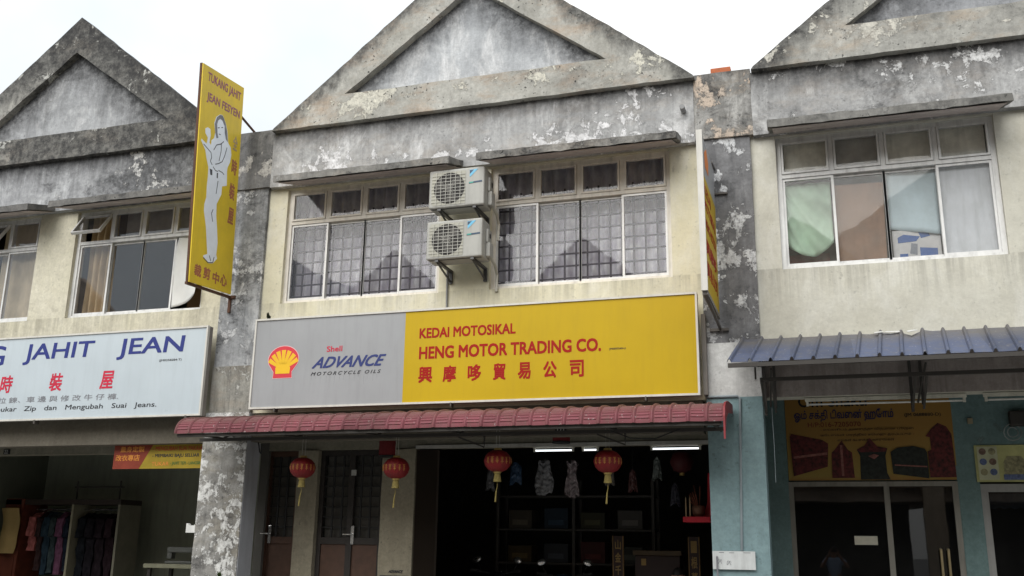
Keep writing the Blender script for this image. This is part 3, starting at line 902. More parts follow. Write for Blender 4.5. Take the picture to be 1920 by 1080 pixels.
# ------------------------------------------------------------------ sign boards
m_sgrey = plain('sign_grey', (.335, .34, .35), .4, var=.06, sc=1.2, spec=.25, dirt=.10, bs=.02)
m_syel = plain('sign_yellow', (.515, .345, .007), .45, var=.07, sc=.8, spec=.2, dirt=.06, bs=.02)
m_swht = plain('sign_white', (.50, .56, .60), .35, dirt=.07, var=.05, sc=1.1, spec=.4, bs=.02)
m_sfr = plain('sign_white_frame', (.62, .60, .55), .5, var=.08, dirt=.2)
m_red = plain('red_vinyl', (.34, .014, .010), .6, var=.05, spec=.15)
m_shr = plain('emblem_red', (.62, .035, .05), .5, var=.03)
m_pk = plain('emblem_edge', (.75, .50, .50), .5, var=.03)
m_yel2 = plain('emblem_yellow', (.80, .48, .01), .5, var=.03)
m_nvy = plain('navy_vinyl', (.022, .035, .16), .5, var=.05)
m_blue = plain('blue_vinyl', (.016, .028, .19), .5, var=.05)
m_bv = plain('black_vinyl', (.02, .02, .025), .5)
m_gv = plain('grey_vinyl', (.20, .20, .22), .5)
m_cred = plain('crimson_vinyl', (.55, .015, .05), .5)
m_metal = plain('dark_steel', (.10, .09, .08), .6, .3, dirt=.3)
m_boxside = plain('sign_box_side', (.22, .20, .18), .7, dirt=.4)


def sign_frame(root, x0, x1, z0, z1, y):
    f = MB(); t = .022
    for bx in ((x0, x0 + t, z0, z1), (x1 - t, x1, z0, z1), (x0 + t, x1 - t, z0, z0 + t), (x0 + t, x1 - t, z1 - t, z1)):
        f.box(bx[0], bx[1], y - .012, y + .03, bx[2], bx[3])
    f.build('sign_frame', m_sfr, root)
    for i in range(5):
        xx = x0 + .4 + (x1 - x0 - .8) * i / 4
        MB().box(xx - .02, xx + .02, y + .10, .03, z1 - .12, z1 - .08).build('sign_bracket', m_metal, root)
    MB().box(x0 + .004, x1 - .004, y + .03, y + .10, z0 + .004, z1 - .004).build('sign_box', m_boxside, root)


s2 = thing('sign_board', 'long grey and yellow shop sign with a red scallop emblem', 'sign', (3.08, -.13, 3.13), 'shop signs over the walkway')
sign_frame(s2, .397, 5.771, 3.13, 4.2366, -.225)
MB().box(.419, 2.400, -.222, -.2, 3.152, 4.2146).build('grey_panel', m_sgrey, s2)
MB().box(2.400, 5.749, -.2225, -.2, 3.152, 4.2146).build('yellow_panel', m_syel, s2)
Y = -.2235
text('KEDAI MOTOSIKAL', 'lettering', s2, m_red, (2.584, 3.888), (1.165, .122), Y, .034)
text('HENG MOTOR TRADING CO.', 'lettering', s2, m_red, (2.588, 3.645), (2.135, .147), Y, .036)
text('JM0097549-U', 'lettering', s2, m_bv, (4.813, 3.646), (.18, .028), Y, .012)
for ch, (a, b) in zip('興摩哆貿易公司', ((2.59, 2.76), (2.89, 3.05), (3.19, 3.35), (3.49, 3.64), (3.78, 3.93), (4.073, 4.226), (4.373, 4.53))):
    text(ch, 'lettering', s2, m_red, (a, 3.372), (b - a, .187), Y, .028)
text('Shell', 'lettering', s2, m_cred, (1.396, 3.787), (.205, .068), Y, .02)
text('ADVANCE', 'lettering', s2, m_nvy, (1.211, 3.592), (.965, .138), Y, .03, .55)
text('MOTORCYCLE OILS', 'lettering', s2, m_bv, (1.204, 3.508), (.91, .041), Y, .012, .35, space=1.45)


m_run = plain('ink_run', (.27, .275, .29), .5)
for i in range(15):                                   # ink washed down from the dark lettering
    xx = 1.22 + i * .0605 + random.uniform(-.012, .012); L = random.uniform(.03, .13); w_ = random.uniform(.003, .007)
    flat([(xx, 3.50), (xx + w_, 3.50), (xx + w_ * .6, 3.50 - L), (xx + w_ * .3, 3.50 - L)], 'ink_run', m_run, s2, -.2221, t=.0006)


def shell(cx, cz, w, h, k=1.):
    """outline of a scallop on a flared foot, centred on the width"""
    pts = []
    for i in range(25):
        a = RAD(-18 + 216 * i / 24)
        pts.append((cx + .5 * w * k * math.cos(a), cz + .09 * h + .45 * h * k * math.sin(a) * (1.0 if math.sin(a) > 0 else .9)))
    e = (1 - k) * .5 * w
    b = cz - .5 * h + e
    return pts + [(cx - .30 * w + e * .3, cz - .30 * h + e * .2), (cx - .31 * w + e, b), (cx + .31 * w - e, b), (cx + .30 * w - e * .3, cz - .30 * h + e * .2)]


scx, scz = .820, 3.683
flat(shell(scx, scz, .425, .385, 1.0), 'shell_emblem', m_pk, s2, -.2235, t=.001)
flat(shell(scx, scz, .41, .372, 1.0), 'shell_emblem', m_shr, s2, -.2245, t=.001)
fan = []
for i in range(7):                                    # seven ribs spread from the foot
    a = RAD(22 + 136 * (i + .5) / 7)
    hw = RAD(7.0)
    o = Vector((scx, scz - .085))
    r1 = .215 + .025 * math.sin(a)
    fan.append([(o.x + .06 * math.cos(a - hw * 2), o.y + .06 * math.sin(a - hw * 2)), (o.x + r1 * math.cos(a - hw), o.y + r1 * math.sin(a - hw)),
                (o.x + r1 * math.cos(a + hw), o.y + r1 * math.sin(a + hw)), (o.x + .06 * math.cos(a + hw * 2), o.y + .06 * math.sin(a + hw * 2))])
m = MB()
for q in fan: m.prism(q, -.2256, -.2266)
m.prism([(scx - .095, scz - .135), (scx + .095, scz - .135), (scx + .10, scz - .065), (scx + .075, scz - .02), (scx - .075, scz - .02), (scx - .10, scz - .065)], -.2256, -.2272)
m.build('shell_ribs', m_yel2, s2)
for x in (.75, 3.0, 5.2):
    MB().box(x - .008, x + .008, -.24, -.16, 3.09, 3.1345).build('fixing_clip', m_metal, s2)

s1 = thing('sign_board', 'long pale blue white shop sign with blue lettering over the tailor shop', 'sign', (-2.98, -.13, 3.09), 'shop signs over the walkway')
x0s, x1s, z0s, z1s = -5.72, -.275, 3.075, 4.20
sign_frame(s1, x0s, x1s, z0s, z1s, -.225)
MB().box(x0s + .022, x1s - .022, -.222, -.2, z0s + .022, z1s - .022).build('white_panel', m_swht, s1)
text('TUKANG', 'lettering', s1, m_blue, (-5.35, 3.82), (1.92, .275), Y, .014, .06)
text('JAHIT', 'lettering', s1, m_blue, (-3.12, 3.815), (1.14, .28), Y, .014, .06)
text('JEAN', 'lettering', s1, m_blue, (-1.62, 3.82), (1.015, .275), Y, .014, .06)
text('(JM0358284-T)', 'lettering', s1, m_bv, (-.96, 3.765), (.33, .034), Y)
for ch, a in zip('全時裝屋', (-4.26, -3.44, -2.63, -1.83)):
    text(ch, 'lettering', s1, m_cred, (a, 3.45), (.205, .235), Y, .02, .1)
text('換 拉 鍊、車 邊 與 修 改 牛 仔 褲.', 'lettering', s1, m_gv, (-3.62, 3.312), (2.1, .078), Y, .0)
text('Menukar   Zip   dan   Mengubah   Suai   Jeans.', 'lettering', s1, m_bv, (-3.62, 3.183), (2.69, .082), Y, .004, .05)
for x in (-2.78, -.48): MB().box(x - .012, x + .012, -.24, -.16, 3.03, 3.08).build('fixing_clip', m_metal, s1)

# projecting sign of the tailor: board stands square to the facade on the pillar
m_vy = plain('faded_yellow_enamel', (.74, .53, .03), .5, var=.12, sc=2.2, dirt=.10)
m_rust = plain('rusty_angle_iron', (.11, .055, .035), .8, .2, var=.3)
m_purp = plain('faded_purple_paint', (.33, .12, .17), .7, var=.12)
m_brn = plain('faded_brown_red_paint', (.40, .14, .07), .7, var=.15)
m_cut = plain('white_cutout', (.82, .86, .92), .6, var=.06)
m_ink = plain('sketch_line', (.07, .07, .08), .7)
m_hair = plain('grey_hair', (.22, .22, .24), .7, var=.35, sc=18)
vs = thing('projecting_sign', 'tall yellow sign with a white figure of a woman, standing out from the left pillar', 'sign', (-.12, -.05, 4.4), 'signs projecting from the pillars')
bq = [(-1.092, 7.352), (-.2, 7.437), (-.076, 4.627), (-.933, 4.57)]
MB().prism(bq, -.118, -.1025, 'x').build('sign_sheet', m_vy, vs)
MB().prism([(-1.098, 7.358), (-1.070, 7.36), (-.912, 4.565), (-.940, 4.56)], -.150, -.119, 'x').build('sign_edge', m_rust, vs)
m = MB()
m.tube([(-.135, -.95, 4.555), (-.135, -.02, 4.60)], .022, 4)
m.box(-.16, -.06, -.05, -.021, 4.58, 4.62)
m.build('sign_bracket', m_rust, vs)
MB().box(-.155, -.12, -.045, -.02, 4.40, 4.578).build('bracket_plate', m_rust, vs)
MB().tube([(-.135, -.17, 7.05), (-.10, .28, 6.90)], .016, 4).build('sign_stay', m_rust, vs)
XF = -.102
woman = [(-0.659, 6.848), (-0.61, 6.862), (-0.576, 6.838), (-0.519, 6.776), (-0.468, 6.678), (-0.437, 6.55), (-0.373, 6.512), (-0.345, 6.421), (-0.356, 6.314), (-0.398, 6.229), (-0.404, 6.176), (-0.379, 5.984), (-0.476, 5.94), (-0.475, 5.83), (-0.552, 5.678), (-0.536, 5.525), (-0.494, 5.363), (-0.457, 5.2), (-0.46, 5.042), (-0.436, 4.997), (-0.516, 4.914), (-0.596, 4.891), (-0.713, 4.934), (-0.717, 4.959), (-0.641, 4.998), (-0.681, 5.165), (-0.721, 5.325), (-0.790, 5.507), (-0.797, 5.592), (-0.770, 5.691), (-0.782, 5.825), (-0.781, 5.95), (-0.789, 6.078), (-0.842, 6.172), (-0.884, 6.27), (-0.987, 6.358), (-0.978, 6.382), (-0.872, 6.357), (-0.86, 6.445), (-0.918, 6.486), (-0.927, 6.54), (-0.881, 6.577), (-0.829, 6.575), (-0.809, 6.5), (-0.819, 6.396), (-0.784, 6.377), (-0.782, 6.444), (-0.736, 6.489), (-0.722, 6.57), (-0.76, 6.688), (-0.73, 6.786)]
flat(woman, 'woman_cutout', m_cut, vs, XF, 'x', .002)
flat([(-0.658, 6.844), (-0.61, 6.857), (-0.575, 6.834), (-0.524, 6.774), (-0.476, 6.675), (-0.445, 6.555), (-0.492, 6.575), (-0.528, 6.653), (-0.546, 6.739), (-0.600, 6.788), (-0.650, 6.79), (-0.687, 6.755), (-0.702, 6.697), (-0.68, 6.588), (-0.65, 6.533), (-0.686, 6.51), (-0.722, 6.57), (-0.749, 6.685), (-0.717, 6.788)], 'hair_drawing', m_hair, vs, XF + .002, 'x', .001)


def stroke(pts, w, o=XF + .002):
    m = MB()
    for (a, b) in zip(pts, pts[1:]):
        d = (Vector(b) - Vector(a)); n = Vector((-d.y, d.x)).normalized() * w * .5
        A, B = Vector(a), Vector(b)
        m.prism([A + n, A - n, B - n, B + n], o, o + .001, 'x')
    return m


ln = [[(-0.932, 6.332), (-0.838, 6.305), (-0.769, 6.283), (-0.747, 6.226), (-0.764, 6.17), (-0.72, 6.138)],
      [(-0.72, 6.337), (-0.673, 6.423), (-0.574, 6.48), (-0.567, 6.382), (-0.59, 6.239)],
      [(-0.451, 6.48), (-0.485, 6.347), (-0.525, 6.256), (-0.598, 6.202), (-.66, 6.17)],
      [(-0.584, 6.116), (-0.50, 6.12), (-0.461, 6.104)], [(-0.614, 5.586), (-0.638, 5.525), (-0.60, 5.43)],
      [(-.57, 5.98), (-.585, 5.80)], [(-0.713, 4.934), (-0.611, 4.896), (-0.518, 4.922), (-0.50, 5.0)], [(-.60, 4.99), (-.56, 4.93)],
      [(-.70, 6.12), (-.64, 6.09), (-.59, 6.10)], [(-.679, 6.655), (-.645, 6.672)], [(-.608, 6.69), (-.575, 6.705)], [(-.645, 6.585), (-.61, 6.59)], [(-.53, 6.53), (-.60, 6.46)]]
m = MB()
for q in ln:
    s = stroke(q, .011)
    tmp = bpy.data.meshes.new('t'); s.b.to_mesh(tmp); m.b.from_mesh(tmp); s.b.free(); bpy.data.meshes.remove(tmp)
for q in ([(-0.762, 6.072), (-0.71, 6.076), (-0.699, 6.006), (-0.737, 5.999)], [(-0.61, 6.073), (-0.587, 6.081), (-0.581, 6.009), (-0.605, 6.008)]):
    m.prism(q, XF + .002, XF + .003, 'x')
m.build('drawn_lines', m_ink, vs)
text('TUKANG JAHIT', 'lettering', vs, m_purp, (-.975, 7.140), (.72, .155), XF, .02, plane='x', tilt=.06)
text('JEAN FESYEN', 'lettering', vs, m_purp, (-.955, 6.885), (.715, .145), XF, .02, plane='x', tilt=.075)
for ch, bl, sz in (('全', (-.33, 6.51), (.10, .20)), ('時', (-.312, 6.18), (.115, .21)), ('裝', (-.312, 5.84), (.115, .22)), ('屋', (-.292, 5.515), (.12, .22))):
    text(ch, 'lettering', vs, m_brn if ch != '全' else plain('bleached_paint', (.42, .30, .16), .7), bl, sz, XF, .03, plane='x')
for ch, y_, z_ in (('裁', -.862, 4.672), ('剪', -.68, 4.683), ('中', -.49, 4.675), ('心', -.325, 4.69)):
    text(ch, 'lettering', vs, m_brn, (y_, z_), (.14, .15), XF, .03, plane='x')

# projecting sign on the right pillar
v2 = thing('projecting_sign', 'narrow white edged sign, grey above yellow, standing out from the right pillar', 'sign', (5.965, -.05, 3.85), 'signs projecting from the pillars')
MB().box(5.935, 5.995, -1.225, -1.19, 3.99, 5.655).build('sign_edge', m_sfr, v2)
MB().box(5.945, 5.985, -1.19, -.08, 4.0, 5.22).build('yellow_sheet', m_syel, v2)
MB().box(5.945, 5.985, -1.19, -.08, 5.22, 5.65).build('grey_sheet', m_sgrey, v2)
MB().box(5.938, 5.992, -1.19, -.08, 3.955, 3.998).build('sign_edge', m_boxside, v2)
for sx in (1, -1):
    X_ = 5.9855 if sx > 0 else 5.9445
    for i, (s_, z_) in enumerate((('KEDAI', 5.02), ('MOTOSIKAL', 4.86), ('HENG MOTOR', 4.66), ('興摩哆', 4.40), ('貿易公司', 4.17))):
        w_ = .9 if i != 0 else .55
        o = text(s_, 'lettering', v2, m_red, (-1.10, z_), (w_, .11 if i < 3 else .16), 5.9855, .02, plane='x')
        if sx < 0:
            for v in o.data.vertices:
                v.co.x = 5.9445 - 5.965 - (v.co.x + 5.965 - 5.9855)
                v.co.y = -(v.co.y + -.05 + 1.10 - w_ / 2) - 1.10 + w_ / 2 + .05 + (1.10 - w_ / 2) * 0
flat([(-.95, 5.35), (-.70, 5.35), (-.66, 5.50), (-.82, 5.60), (-.99, 5.50)], 'orange_emblem', plain('orange_mark', (.7, .2, .03), .5), v2, 5.9855, 'x')
flat([(-.95, 5.35), (-.70, 5.35), (-.66, 5.50), (-.82, 5.60), (-.99, 5.50)], 'orange_emblem', plain('orange_mark_b', (.7, .2, .03), .5), v2, 5.9445, 'x', -.003)
MB().tube([(5.965, -1.19, 3.97), (5.985, -.04, 3.86)], .018, 4).build('sign_bracket', m_metal, v2)
MB().box(5.87, 6.07, -.06, -.022, 3.835, 3.865).build('bracket_plate', m_metal, v2)
MB().tube([(5.985, -.3, 5.665), (5.985, -.02, 5.70)], .012, 6).build('sign_stay', m_metal, v2)
MB().box(5.96, 6.12, -.05, -.02, 5.38, 5.40).build('bracket_plate', m_metal, v2)

# ------------------------------------------------------------------ air conditioners
m_ac = plain('air_con_white', (.39, .385, .355), .5, var=.07, sc=4, dirt=.28)
m_acg = plain('grille_panel', (.40, .39, .33), .6, var=.1)
m_fan = plain('fan_black', (.025, .022, .02), .6)
m_wire = plain('wire_guard', (.52, .51, .46), .5)
m_cyan = plain('mark_cyan', (.14, .45, .66), .4, var=.02)
m_dk = plain('mark_navy', (.02, .05, .10), .4, var=.02)
m_grn2 = plain('mark_green', (.05, .35, .28), .4, var=.02)
m_steel = plain('galvanised_bracket', (.10, .10, .10), .5, .5, dirt=.4)


def aircon(x0, x1, z0, z1, label, base):
    """base = pipe run drops below it"""
    y0, y1 = -.46, -.18
    r = thing('air_conditioner', label, 'air conditioner', ((x0 + x1) / 2, (y0 + y1) / 2, z0), 'outdoor units between the windows')
    MB().box(x0, x1, y0, y1, z0, z1, .022, 3).build('casing', m_ac, r)
    a, b, c, d = x0 + .035, x0 + (x1 - x0) * .665, z0 + .03, z1 - .035
    cx, cz = (a + b) / 2 + .01, (c + d) / 2
    rad = min(b - a, d - c) * .475
    # plate with round hole
    m = MB(); n = 40
    circ = [(cx + rad * math.cos(2 * math.pi * i / n), cz + rad * math.sin(2 * math.pi * i / n)) for i in range(n)]
    sq = []
    for i in range(n):
        t = 2 * math.pi * i / n
        dx, dz = math.cos(t), math.sin(t)
        k = min(((b - cx) if dx > 0 else (cx - a)) / max(abs(dx), 1e-6), ((d - cz) if dz > 0 else (cz - c)) / max(abs(dz), 1e-6))
        sq.append((cx + dx * k, cz + dz * k))
    for i in range(n):
        j = (i + 1) % n
        m.face([(circ[i][0], y0 - .003, circ[i][1]), (circ[j][0], y0 - .003, circ[j][1]), (sq[j][0], y0 - .003, sq[j][1]), (sq[i][0], y0 - .003, sq[i][1])])
    m.build('grille_panel', m_acg, r)
    m = MB().lathe([(rad, 0), (rad, .0005)], (cx, y0 - .0024, cz), 32, 'y')
    f = m.build('fan_well', m_fan, r)
    m = MB()
    for i in range(3):
        t = i * 2.094 + .4
        q = [(cx + rr * math.cos(t + o), cz + rr * math.sin(t + o)) for rr, o in ((.04, 0), (rad * .9, -.1), (rad * .92, .55), (rad * .6, .8), (.05, .9))]
        m.prism(q, y0 - .0045, y0 - .006)
    m.lathe([(.05, -.004), (.05, -.01), (.03, -.012)], (cx, y0, cz), 20, 'y')
    m.build('fan_blade', plain('blade_dark', (.07, .065, .058), .5), r)
    m = MB()
    for i in range(1, 7):
        x = a + (b - a) * i / 7
        m.box(x - .0022, x + .0022, y0 - .018, y0 - .014, c, d)
    for i in range(1, 10):
        z = c + (d - c) * i / 10
        m.box(a, b, y0 - .0139, y0 - .010, z - .0022, z + .0022)
    for i in range(14):
        t = i * 6.283 / 14
        m.tube([(cx + .03 * math.cos(t), y0 - .0125, cz + .03 * math.sin(t)), (cx + .075 * math.cos(t), y0 - .0125, cz + .075 * math.sin(t))], .0012, 4)
    m.build('wire_guard', m_wire, r)
    xl = x0 + (x1 - x0) * .735
    flat([(xl, z1 - .035), (xl + .105, z1 - .03), (xl + .005, z1 - .125)], 'corner_emblem', m_cyan, r, y0 - .001, t=.002)
    flat([(xl + .002, z1 - .04), (xl + .052, z1 - .038), (xl + .004, z1 - .085)], 'corner_emblem', m_dk, r, y0 - .0035, t=.001)
    flat([(xl - .005, z1 - .205), (xl + .155, z1 - .195), (xl + .155, z1 - .175), (xl - .005, z1 - .185)], 'type_plate', m_dk, r, y0 - .001, t=.002)
    flat([(xl, z1 - .200), (xl + .05, z1 - .197), (xl + .05, z1 - .183), (xl, z1 - .186)], 'type_plate', m_grn2, r, y0 - .0035, t=.001)
    m = MB()
    m.box(x1 + .001, x1 + .05, y0 + .13, y1 - .02, z0 + .03, z0 + .20, .012)
    m.box(x1 + .001, x1 + .03, y0 + .12, y1 - .03, z0 + .20, z1 - .10, .008)
    m.build('valve_cover', m_ac, r)
    m = MB()
    m.box(x1 + .031, x1 + .034, y0 + .17, y1 - .07, z0 + .26, z1 - .15)
    m.build('side_handle', m_fan, r)
    m = MB()
    for x in (x0 + .13, x1 - .12):
        m.box(x - .02, x + .02, y0 + .01, .03, z0 - .028, z0 - .004)
        m.tube([(x, y0 + .05, z0 - .03), (x, .02, z0 - .15)], .012, 4)
        m.box(x - .02, x + .02, .0, .03, z0 - .17, z0 - .028)
    m.box(x0 + .02, x1 - .02, y0 + .03, y0 + .06, z0 - .0038, z0 + .0)
    m.build('wall_bracket', m_steel, r)
    m = MB()
    yy = -.10
    m.tube([(x1 + .03, y0 + .2, z0 + .05), (x1 + .04, yy, z0 - .02), (x1 + .03, .0, z0 - .10), (x1 + .02, .012, z0 - .3)], .018, 8)
    m.build('refrigerant_pipe', plain('pipe_lagging', (.5, .48, .42), .8), r)


aircon(2.735, 3.42, 5.375, 5.845, 'upper of the two white outdoor air conditioners between the windows', False)
aircon(2.725, 3.41, 4.755, 5.215, 'lower of the two white outdoor air conditioners, just above the yellow sign', True)
tag(MB().tube([(2.81, .012, 4.76), (2.815, .012, 4.24)], .012, 8).build('drain_pipe', m_pvc), 'thin drain pipe down the cream wall below the lower air conditioner', 'pipe')

# ------------------------------------------------------------------ awnings
m_awn = sheet('maroon_sheet', (.185, .055, .066), .176, -.10, (.13, .085, .065), 2.945)
m_awn2 = plain('maroon_end_plate', (.22, .03, .035), .6)
m_und = plain('awning_steel', (.05, .045, .04), .7)
ra = thing('red_awning', 'curved maroon tile profile awning under the yellow and grey sign', 'awning', (3.0, -.05, 2.7), 'awnings over the walkway')
prof = [(-.93, 2.772), (-.925, 2.815), (-.905, 2.862), (-.87, 2.902), (-.81, 2.938), (-.72, 2.966), (-.58, 2.988), (-.38, 3.002), (-.06, 3.014)]


def arc(v):
    s = v * (len(prof) - 1)
    i = min(int(s), len(prof) - 2)
    t = s - i
    a = Vector(prof[max(i - 1, 0)]); b = Vector(prof[i]); c = Vector(prof[i + 1]); d = Vector(prof[min(i + 2, len(prof) - 1)])
    p = .5 * ((2 * b) + (c - a) * t + (2 * a - 5 * b + 4 * c - d) * t * t + (3 * b - a - 3 * c + d) * t ** 3)
    tg = (c - a) * .5 * (1 - t) + (d - b) * .5 * t
    n = Vector((-tg.y, tg.x)).normalized()
    return p, n


AX0, AX1, NR = -.10, 6.06, 35
us = []
for k in range(NR):
    for q in (0, .04, .08, .13, .18, .22, .30, .60, .92):
        us.append((k + q) / NR)
us.append(1.0)


def awn_pt(u, v):
    f = (u * NR) % 1.0 if u < 1 else 0
    rib = .0
    if f < .22: rib = .019 * math.sin(math.pi * f / .22)
    st = 0.
    if .22 <= f and .13 < v < .62:
        st = .0095 * (1 - ((v - .13) / .49 * 6) % 1.0)      # tile steps pressed across each pan
    p, n = arc(v)
    d = rib + st
    x = AX0 + (AX1 - AX0) * u
    dent = .011 * mnoise.noise(Vector((x * 1.7, v * 2, 3))) + .006 * mnoise.noise(Vector((x * 6, v * 3, 8)))
    return (x, p[0] + n[0] * d + dent, p[1] + n[1] * d + dent * .7)


vsn = []
for j in range(61): vsn.append(j / 60)
m = MB()
g_ = [[m.b.verts.new(awn_pt(u, v)) for v in vsn] for u in us]
for i in range(len(us) - 1):
    for j in range(60):
        m.b.faces.new((g_[i][j], g_[i + 1][j], g_[i + 1][j + 1], g_[i][j + 1]))
m.build('awning_sheet', m_awn, ra)
for (a, b) in ((AX1 + .002, AX1 + .02),):
    m = MB().prism([(-.95, 2.60), (-.95, 2.82), (-.90, 2.91), (-.80, 2.97), (-.55, 3.015), (-.08, 3.04), (-.08, 2.95), (-.55, 2.90), (-.80, 2.82), (-.90, 2.70)], a, b, 'x')
    m.build('end_plate', m_awn2, ra)
m = MB()
for y, z in ((-.88, 2.755), (-.45, 2.75)):
    m.box(AX0 + .02, AX1 - .02, y - .018, y + .018, z - .018, z + .018)
for x in (.2, 1.2, 2.2, 3.2, 4.9, 5.95):
    m.tube([(x, -.88, 2.755), (x, -.04, 2.78)], .014, 4)
    m.tube([(x, -.45, 2.75), (x, -.04, 2.92)], .014, 4)
m.build('awning_frame', m_und, ra)
m = MB()
for (x, s) in ((3.45, 1), (5.0, 1)):
    MB().tube([(x - .30, -.35, 2.735), (x, -.35, 2.62), (x, -.35, 2.74)], .012, 4).build('awning_strut', m_und, ra)
m = MB()
m.tube([(.55, -.2, 2.74), (.58, -.2, 2.62), (.60, -.2, 2.6), (.60, -.2, 2.72)], .008, 6)
m.build('loose_cable', m_blk, ra)
m = MB()
m.tube([(4.9, -.6, 2.74), (5.1, -.6, 2.66), (5.35, -.6, 2.65), (5.6, -.6, 2.74)], .006, 6)
m.build('loose_cable', m_blk, ra)

m_bsh = sheet('blue_sheet', (.082, .098, .155), .195, 6.115, (.15, .14, .13), 3.60)
ba = thing('blue_awning', 'sloping blue grey ribbed metal awning with a torn upper edge at the right', 'awning', (8.3, -.4, 3.3), 'awnings over the walkway')
BX0, BX1 = 6.115, 10.6
m = MB()
NB = 23
us = []
for k in range(NB):
    for q in (0, .05, .11, .17, .22, .6): us.append((k + q) / NB)
us.append(1.)


def bl_pt(u, v):
    f = (u * NB) % 1.0 if u < 1 else 0
    x = BX0 + (BX1 - BX0) * u
    rib = .035 * math.sin(math.pi * f / .22) ** .6 if 0 < f < .22 else 0
    y = -.02 - .90 * v
    z = 3.735 - .40 * v
    tear = max(0, 1 - abs(x - 7.75) / .42) * max(0, 1 - v / .35)
    nzv = mnoise.noise(Vector((x * 7, v * 5, 0)))
    z += .05 * tear * nzv - .02 * tear + .004 * mnoise.noise(Vector((x * 3, v * 3, 4)))
    y -= .10 * tear * (.5 + nzv)
    return (x + .075 * (1 - v), y - .3 * rib, z + .9 * rib)


g_ = [[m.b.verts.new(bl_pt(u, j / 14)) for j in range(15)] for u in us]
fs = [m.b.faces.new((g_[i][j], g_[i + 1][j], g_[i + 1][j + 1], g_[i][j + 1])) for i in range(len(us) - 1) for j in range(14)]
bmesh.ops.recalc_face_normals(m.b, faces=fs)
bmesh.ops.solidify(m.b, geom=fs, thickness=.003)
m.build('awning_sheet', m_bsh, ba)
m = MB()
for (x, w_, h_, an) in ((7.55, .10, .05, .3), (7.68, .16, .05, -.2), (7.86, .12, .06, .5), (7.45, .05, .03, 0), (8.15, .04, .02, .4)):
    c_ = [(-w_ / 2, -h_ / 2), (w_ / 2, -h_ * .4), (w_ * .4, h_ / 2), (-w_ * .3, h_ * .35)]
    v_ = .12 if w_ > .08 else .3
    m.prism([(x + p[0] * math.cos(an) - p[1] * math.sin(an), -.02 - .9 * v_ + p[0] * math.sin(an) + p[1] * math.cos(an)) for p in c_], 3.735 - .4 * v_ + .03, 3.735 - .4 * v_ + .034, 'z')
bmesh.ops.rotate(m.b, verts=m.b.verts, cent=(7.8, -.14, 3.70), matrix=Matrix.Rotation(RAD(24), 3, 'X'))
m.build('torn_scrap', plain('bleached_scrap', (.6, .6, .58), .8), ba)
m = MB()
m.box(BX0 + .01, BX1 - .01, -.925, -.895, 3.285, 3.325)
m.box(6.40, BX1 - .05, -.62, -.59, 3.19, 3.225)
for x in (6.46, 7.87, 9.28):
    for xx in (x - .05, x + .05):
        m.box(xx - .014, xx + .014, -.03, .0, 2.93 if xx < x else 3.0, 3.66)
        m.tube([(xx, -.9, 3.29), (xx, -.03, 3.62)], .014, 4)
        m.tube([(xx, -.62, 3.20), (xx, -.03, 2.96)], .014, 4)
    m.tube([(x - .1, -.62, 3.21), (x - .1, -.62, 3.33)], .012, 4)
    m.tube([(x + .05, -.60, 3.31), (x + .0, -.03, 3.02)], .012, 4)
m.build('awning_frame', m_und, ba)

# ------------------------------------------------------------------ conduit, notice board and box on the blue pillar
m_cond = plain('grey_conduit', (.24, .28, .30), .5)
tag(MB().tube([(5.80, -.045, 3.135), (6.13, -.045, 3.135), (6.155, -.045, 3.11), (6.105, -.045, 1.58)], .013, 8).build('conduit', m_cond),
    'grey conduit pipe running down the pale blue pillar', 'pipe')
m = MB().box(5.815, 6.235, -.065, -.042, 1.395, 1.572)
nb = m.build('notice_board', plain('whitewashed_board', (.58, .60, .60), .7, var=.1, dirt=.25))
tag(nb, 'small whitewashed board with faint scribbles on the pale blue pillar', 'notice')
m = MB()
for (x, z, w_) in ((5.88, 1.555, .05), (5.98, 1.553, .05), (6.12, 1.555, .07)): m.box(x, x + w_, -.0662, -.0655, z, z + .006)
for i in range(2):
    cx = 5.885 + i * .09
    m.tube([(cx + .02 * math.cos(t * .6), -.066, 1.47 - .012 * i + .022 * math.sin(t * 1.1)) for t in range(12)], .002, 4)
m.box(5.852, 5.868, -.085, -.067, 1.3, 1.52)
m.build('scribble', m_gv, nb)
tag(MB().box(5.79, 5.835, -.11, -.035, 3.15, 4.02, .004).build('cable_trunking', m_boxside), 'dark cable trunking against the right pillar beside the yellow sign', 'trunking')
tag(MB().tube([(6.47, -.04, 3.0), (6.475, -.05, 2.6), (6.47, -.03, 2.25)], .0025, 6).build('wire', m_cond), 'thin loose wire hanging from the blue awning bracket', 'wire')

# ------------------------------------------------------------------ lanterns
m_lan = plain('red_lantern_silk', (.19, .009, .011), .6, var=.25, sc=10)
m_gold = plain('gold_trim', (.42, .30, .10), .4, .3)
m_tas = plain('yellow_tassel', (.24, .19, .06), .9, var=.3, sc=40)
m_gch = plain('gold_characters', (.50, .22, .05), .5, .2)
ln0 = thing('paper_lantern', '', 'lantern', (0, 0, 0), 'red lanterns under the red awning')
NRIB = 20
pr = [(.03, -.130), (.06, -.128), (.11, -.105), (.148, -.06), (.165, 0), (.148, .06), (.11, .105), (.06, .128), (.03, .130)]
MB().lathe(pr, (0, 0, 0), 80, 'z', lambda t: 1 + .03 * abs(math.sin(t * NRIB / 2))).build('lantern_shade', m_lan, ln0, local=True, smooth=True)
MB().lathe([(.0, .155), (.045, .155), (.05, .13), (.0, .125)], n=20).lathe([(.0, -.125), (.05, -.13), (.045, -.15), (.0, -.15)], n=20).build('lantern_cap', m_gold, ln0, local=True)
MB().lathe([(.0, -.15), (.035, -.15), (.05, -.25), (.0, -.25)], n=16, mod=lambda t: 1 + .08 * math.sin(t * 8)).build('lantern_fringe', m_tas, ln0, local=True)
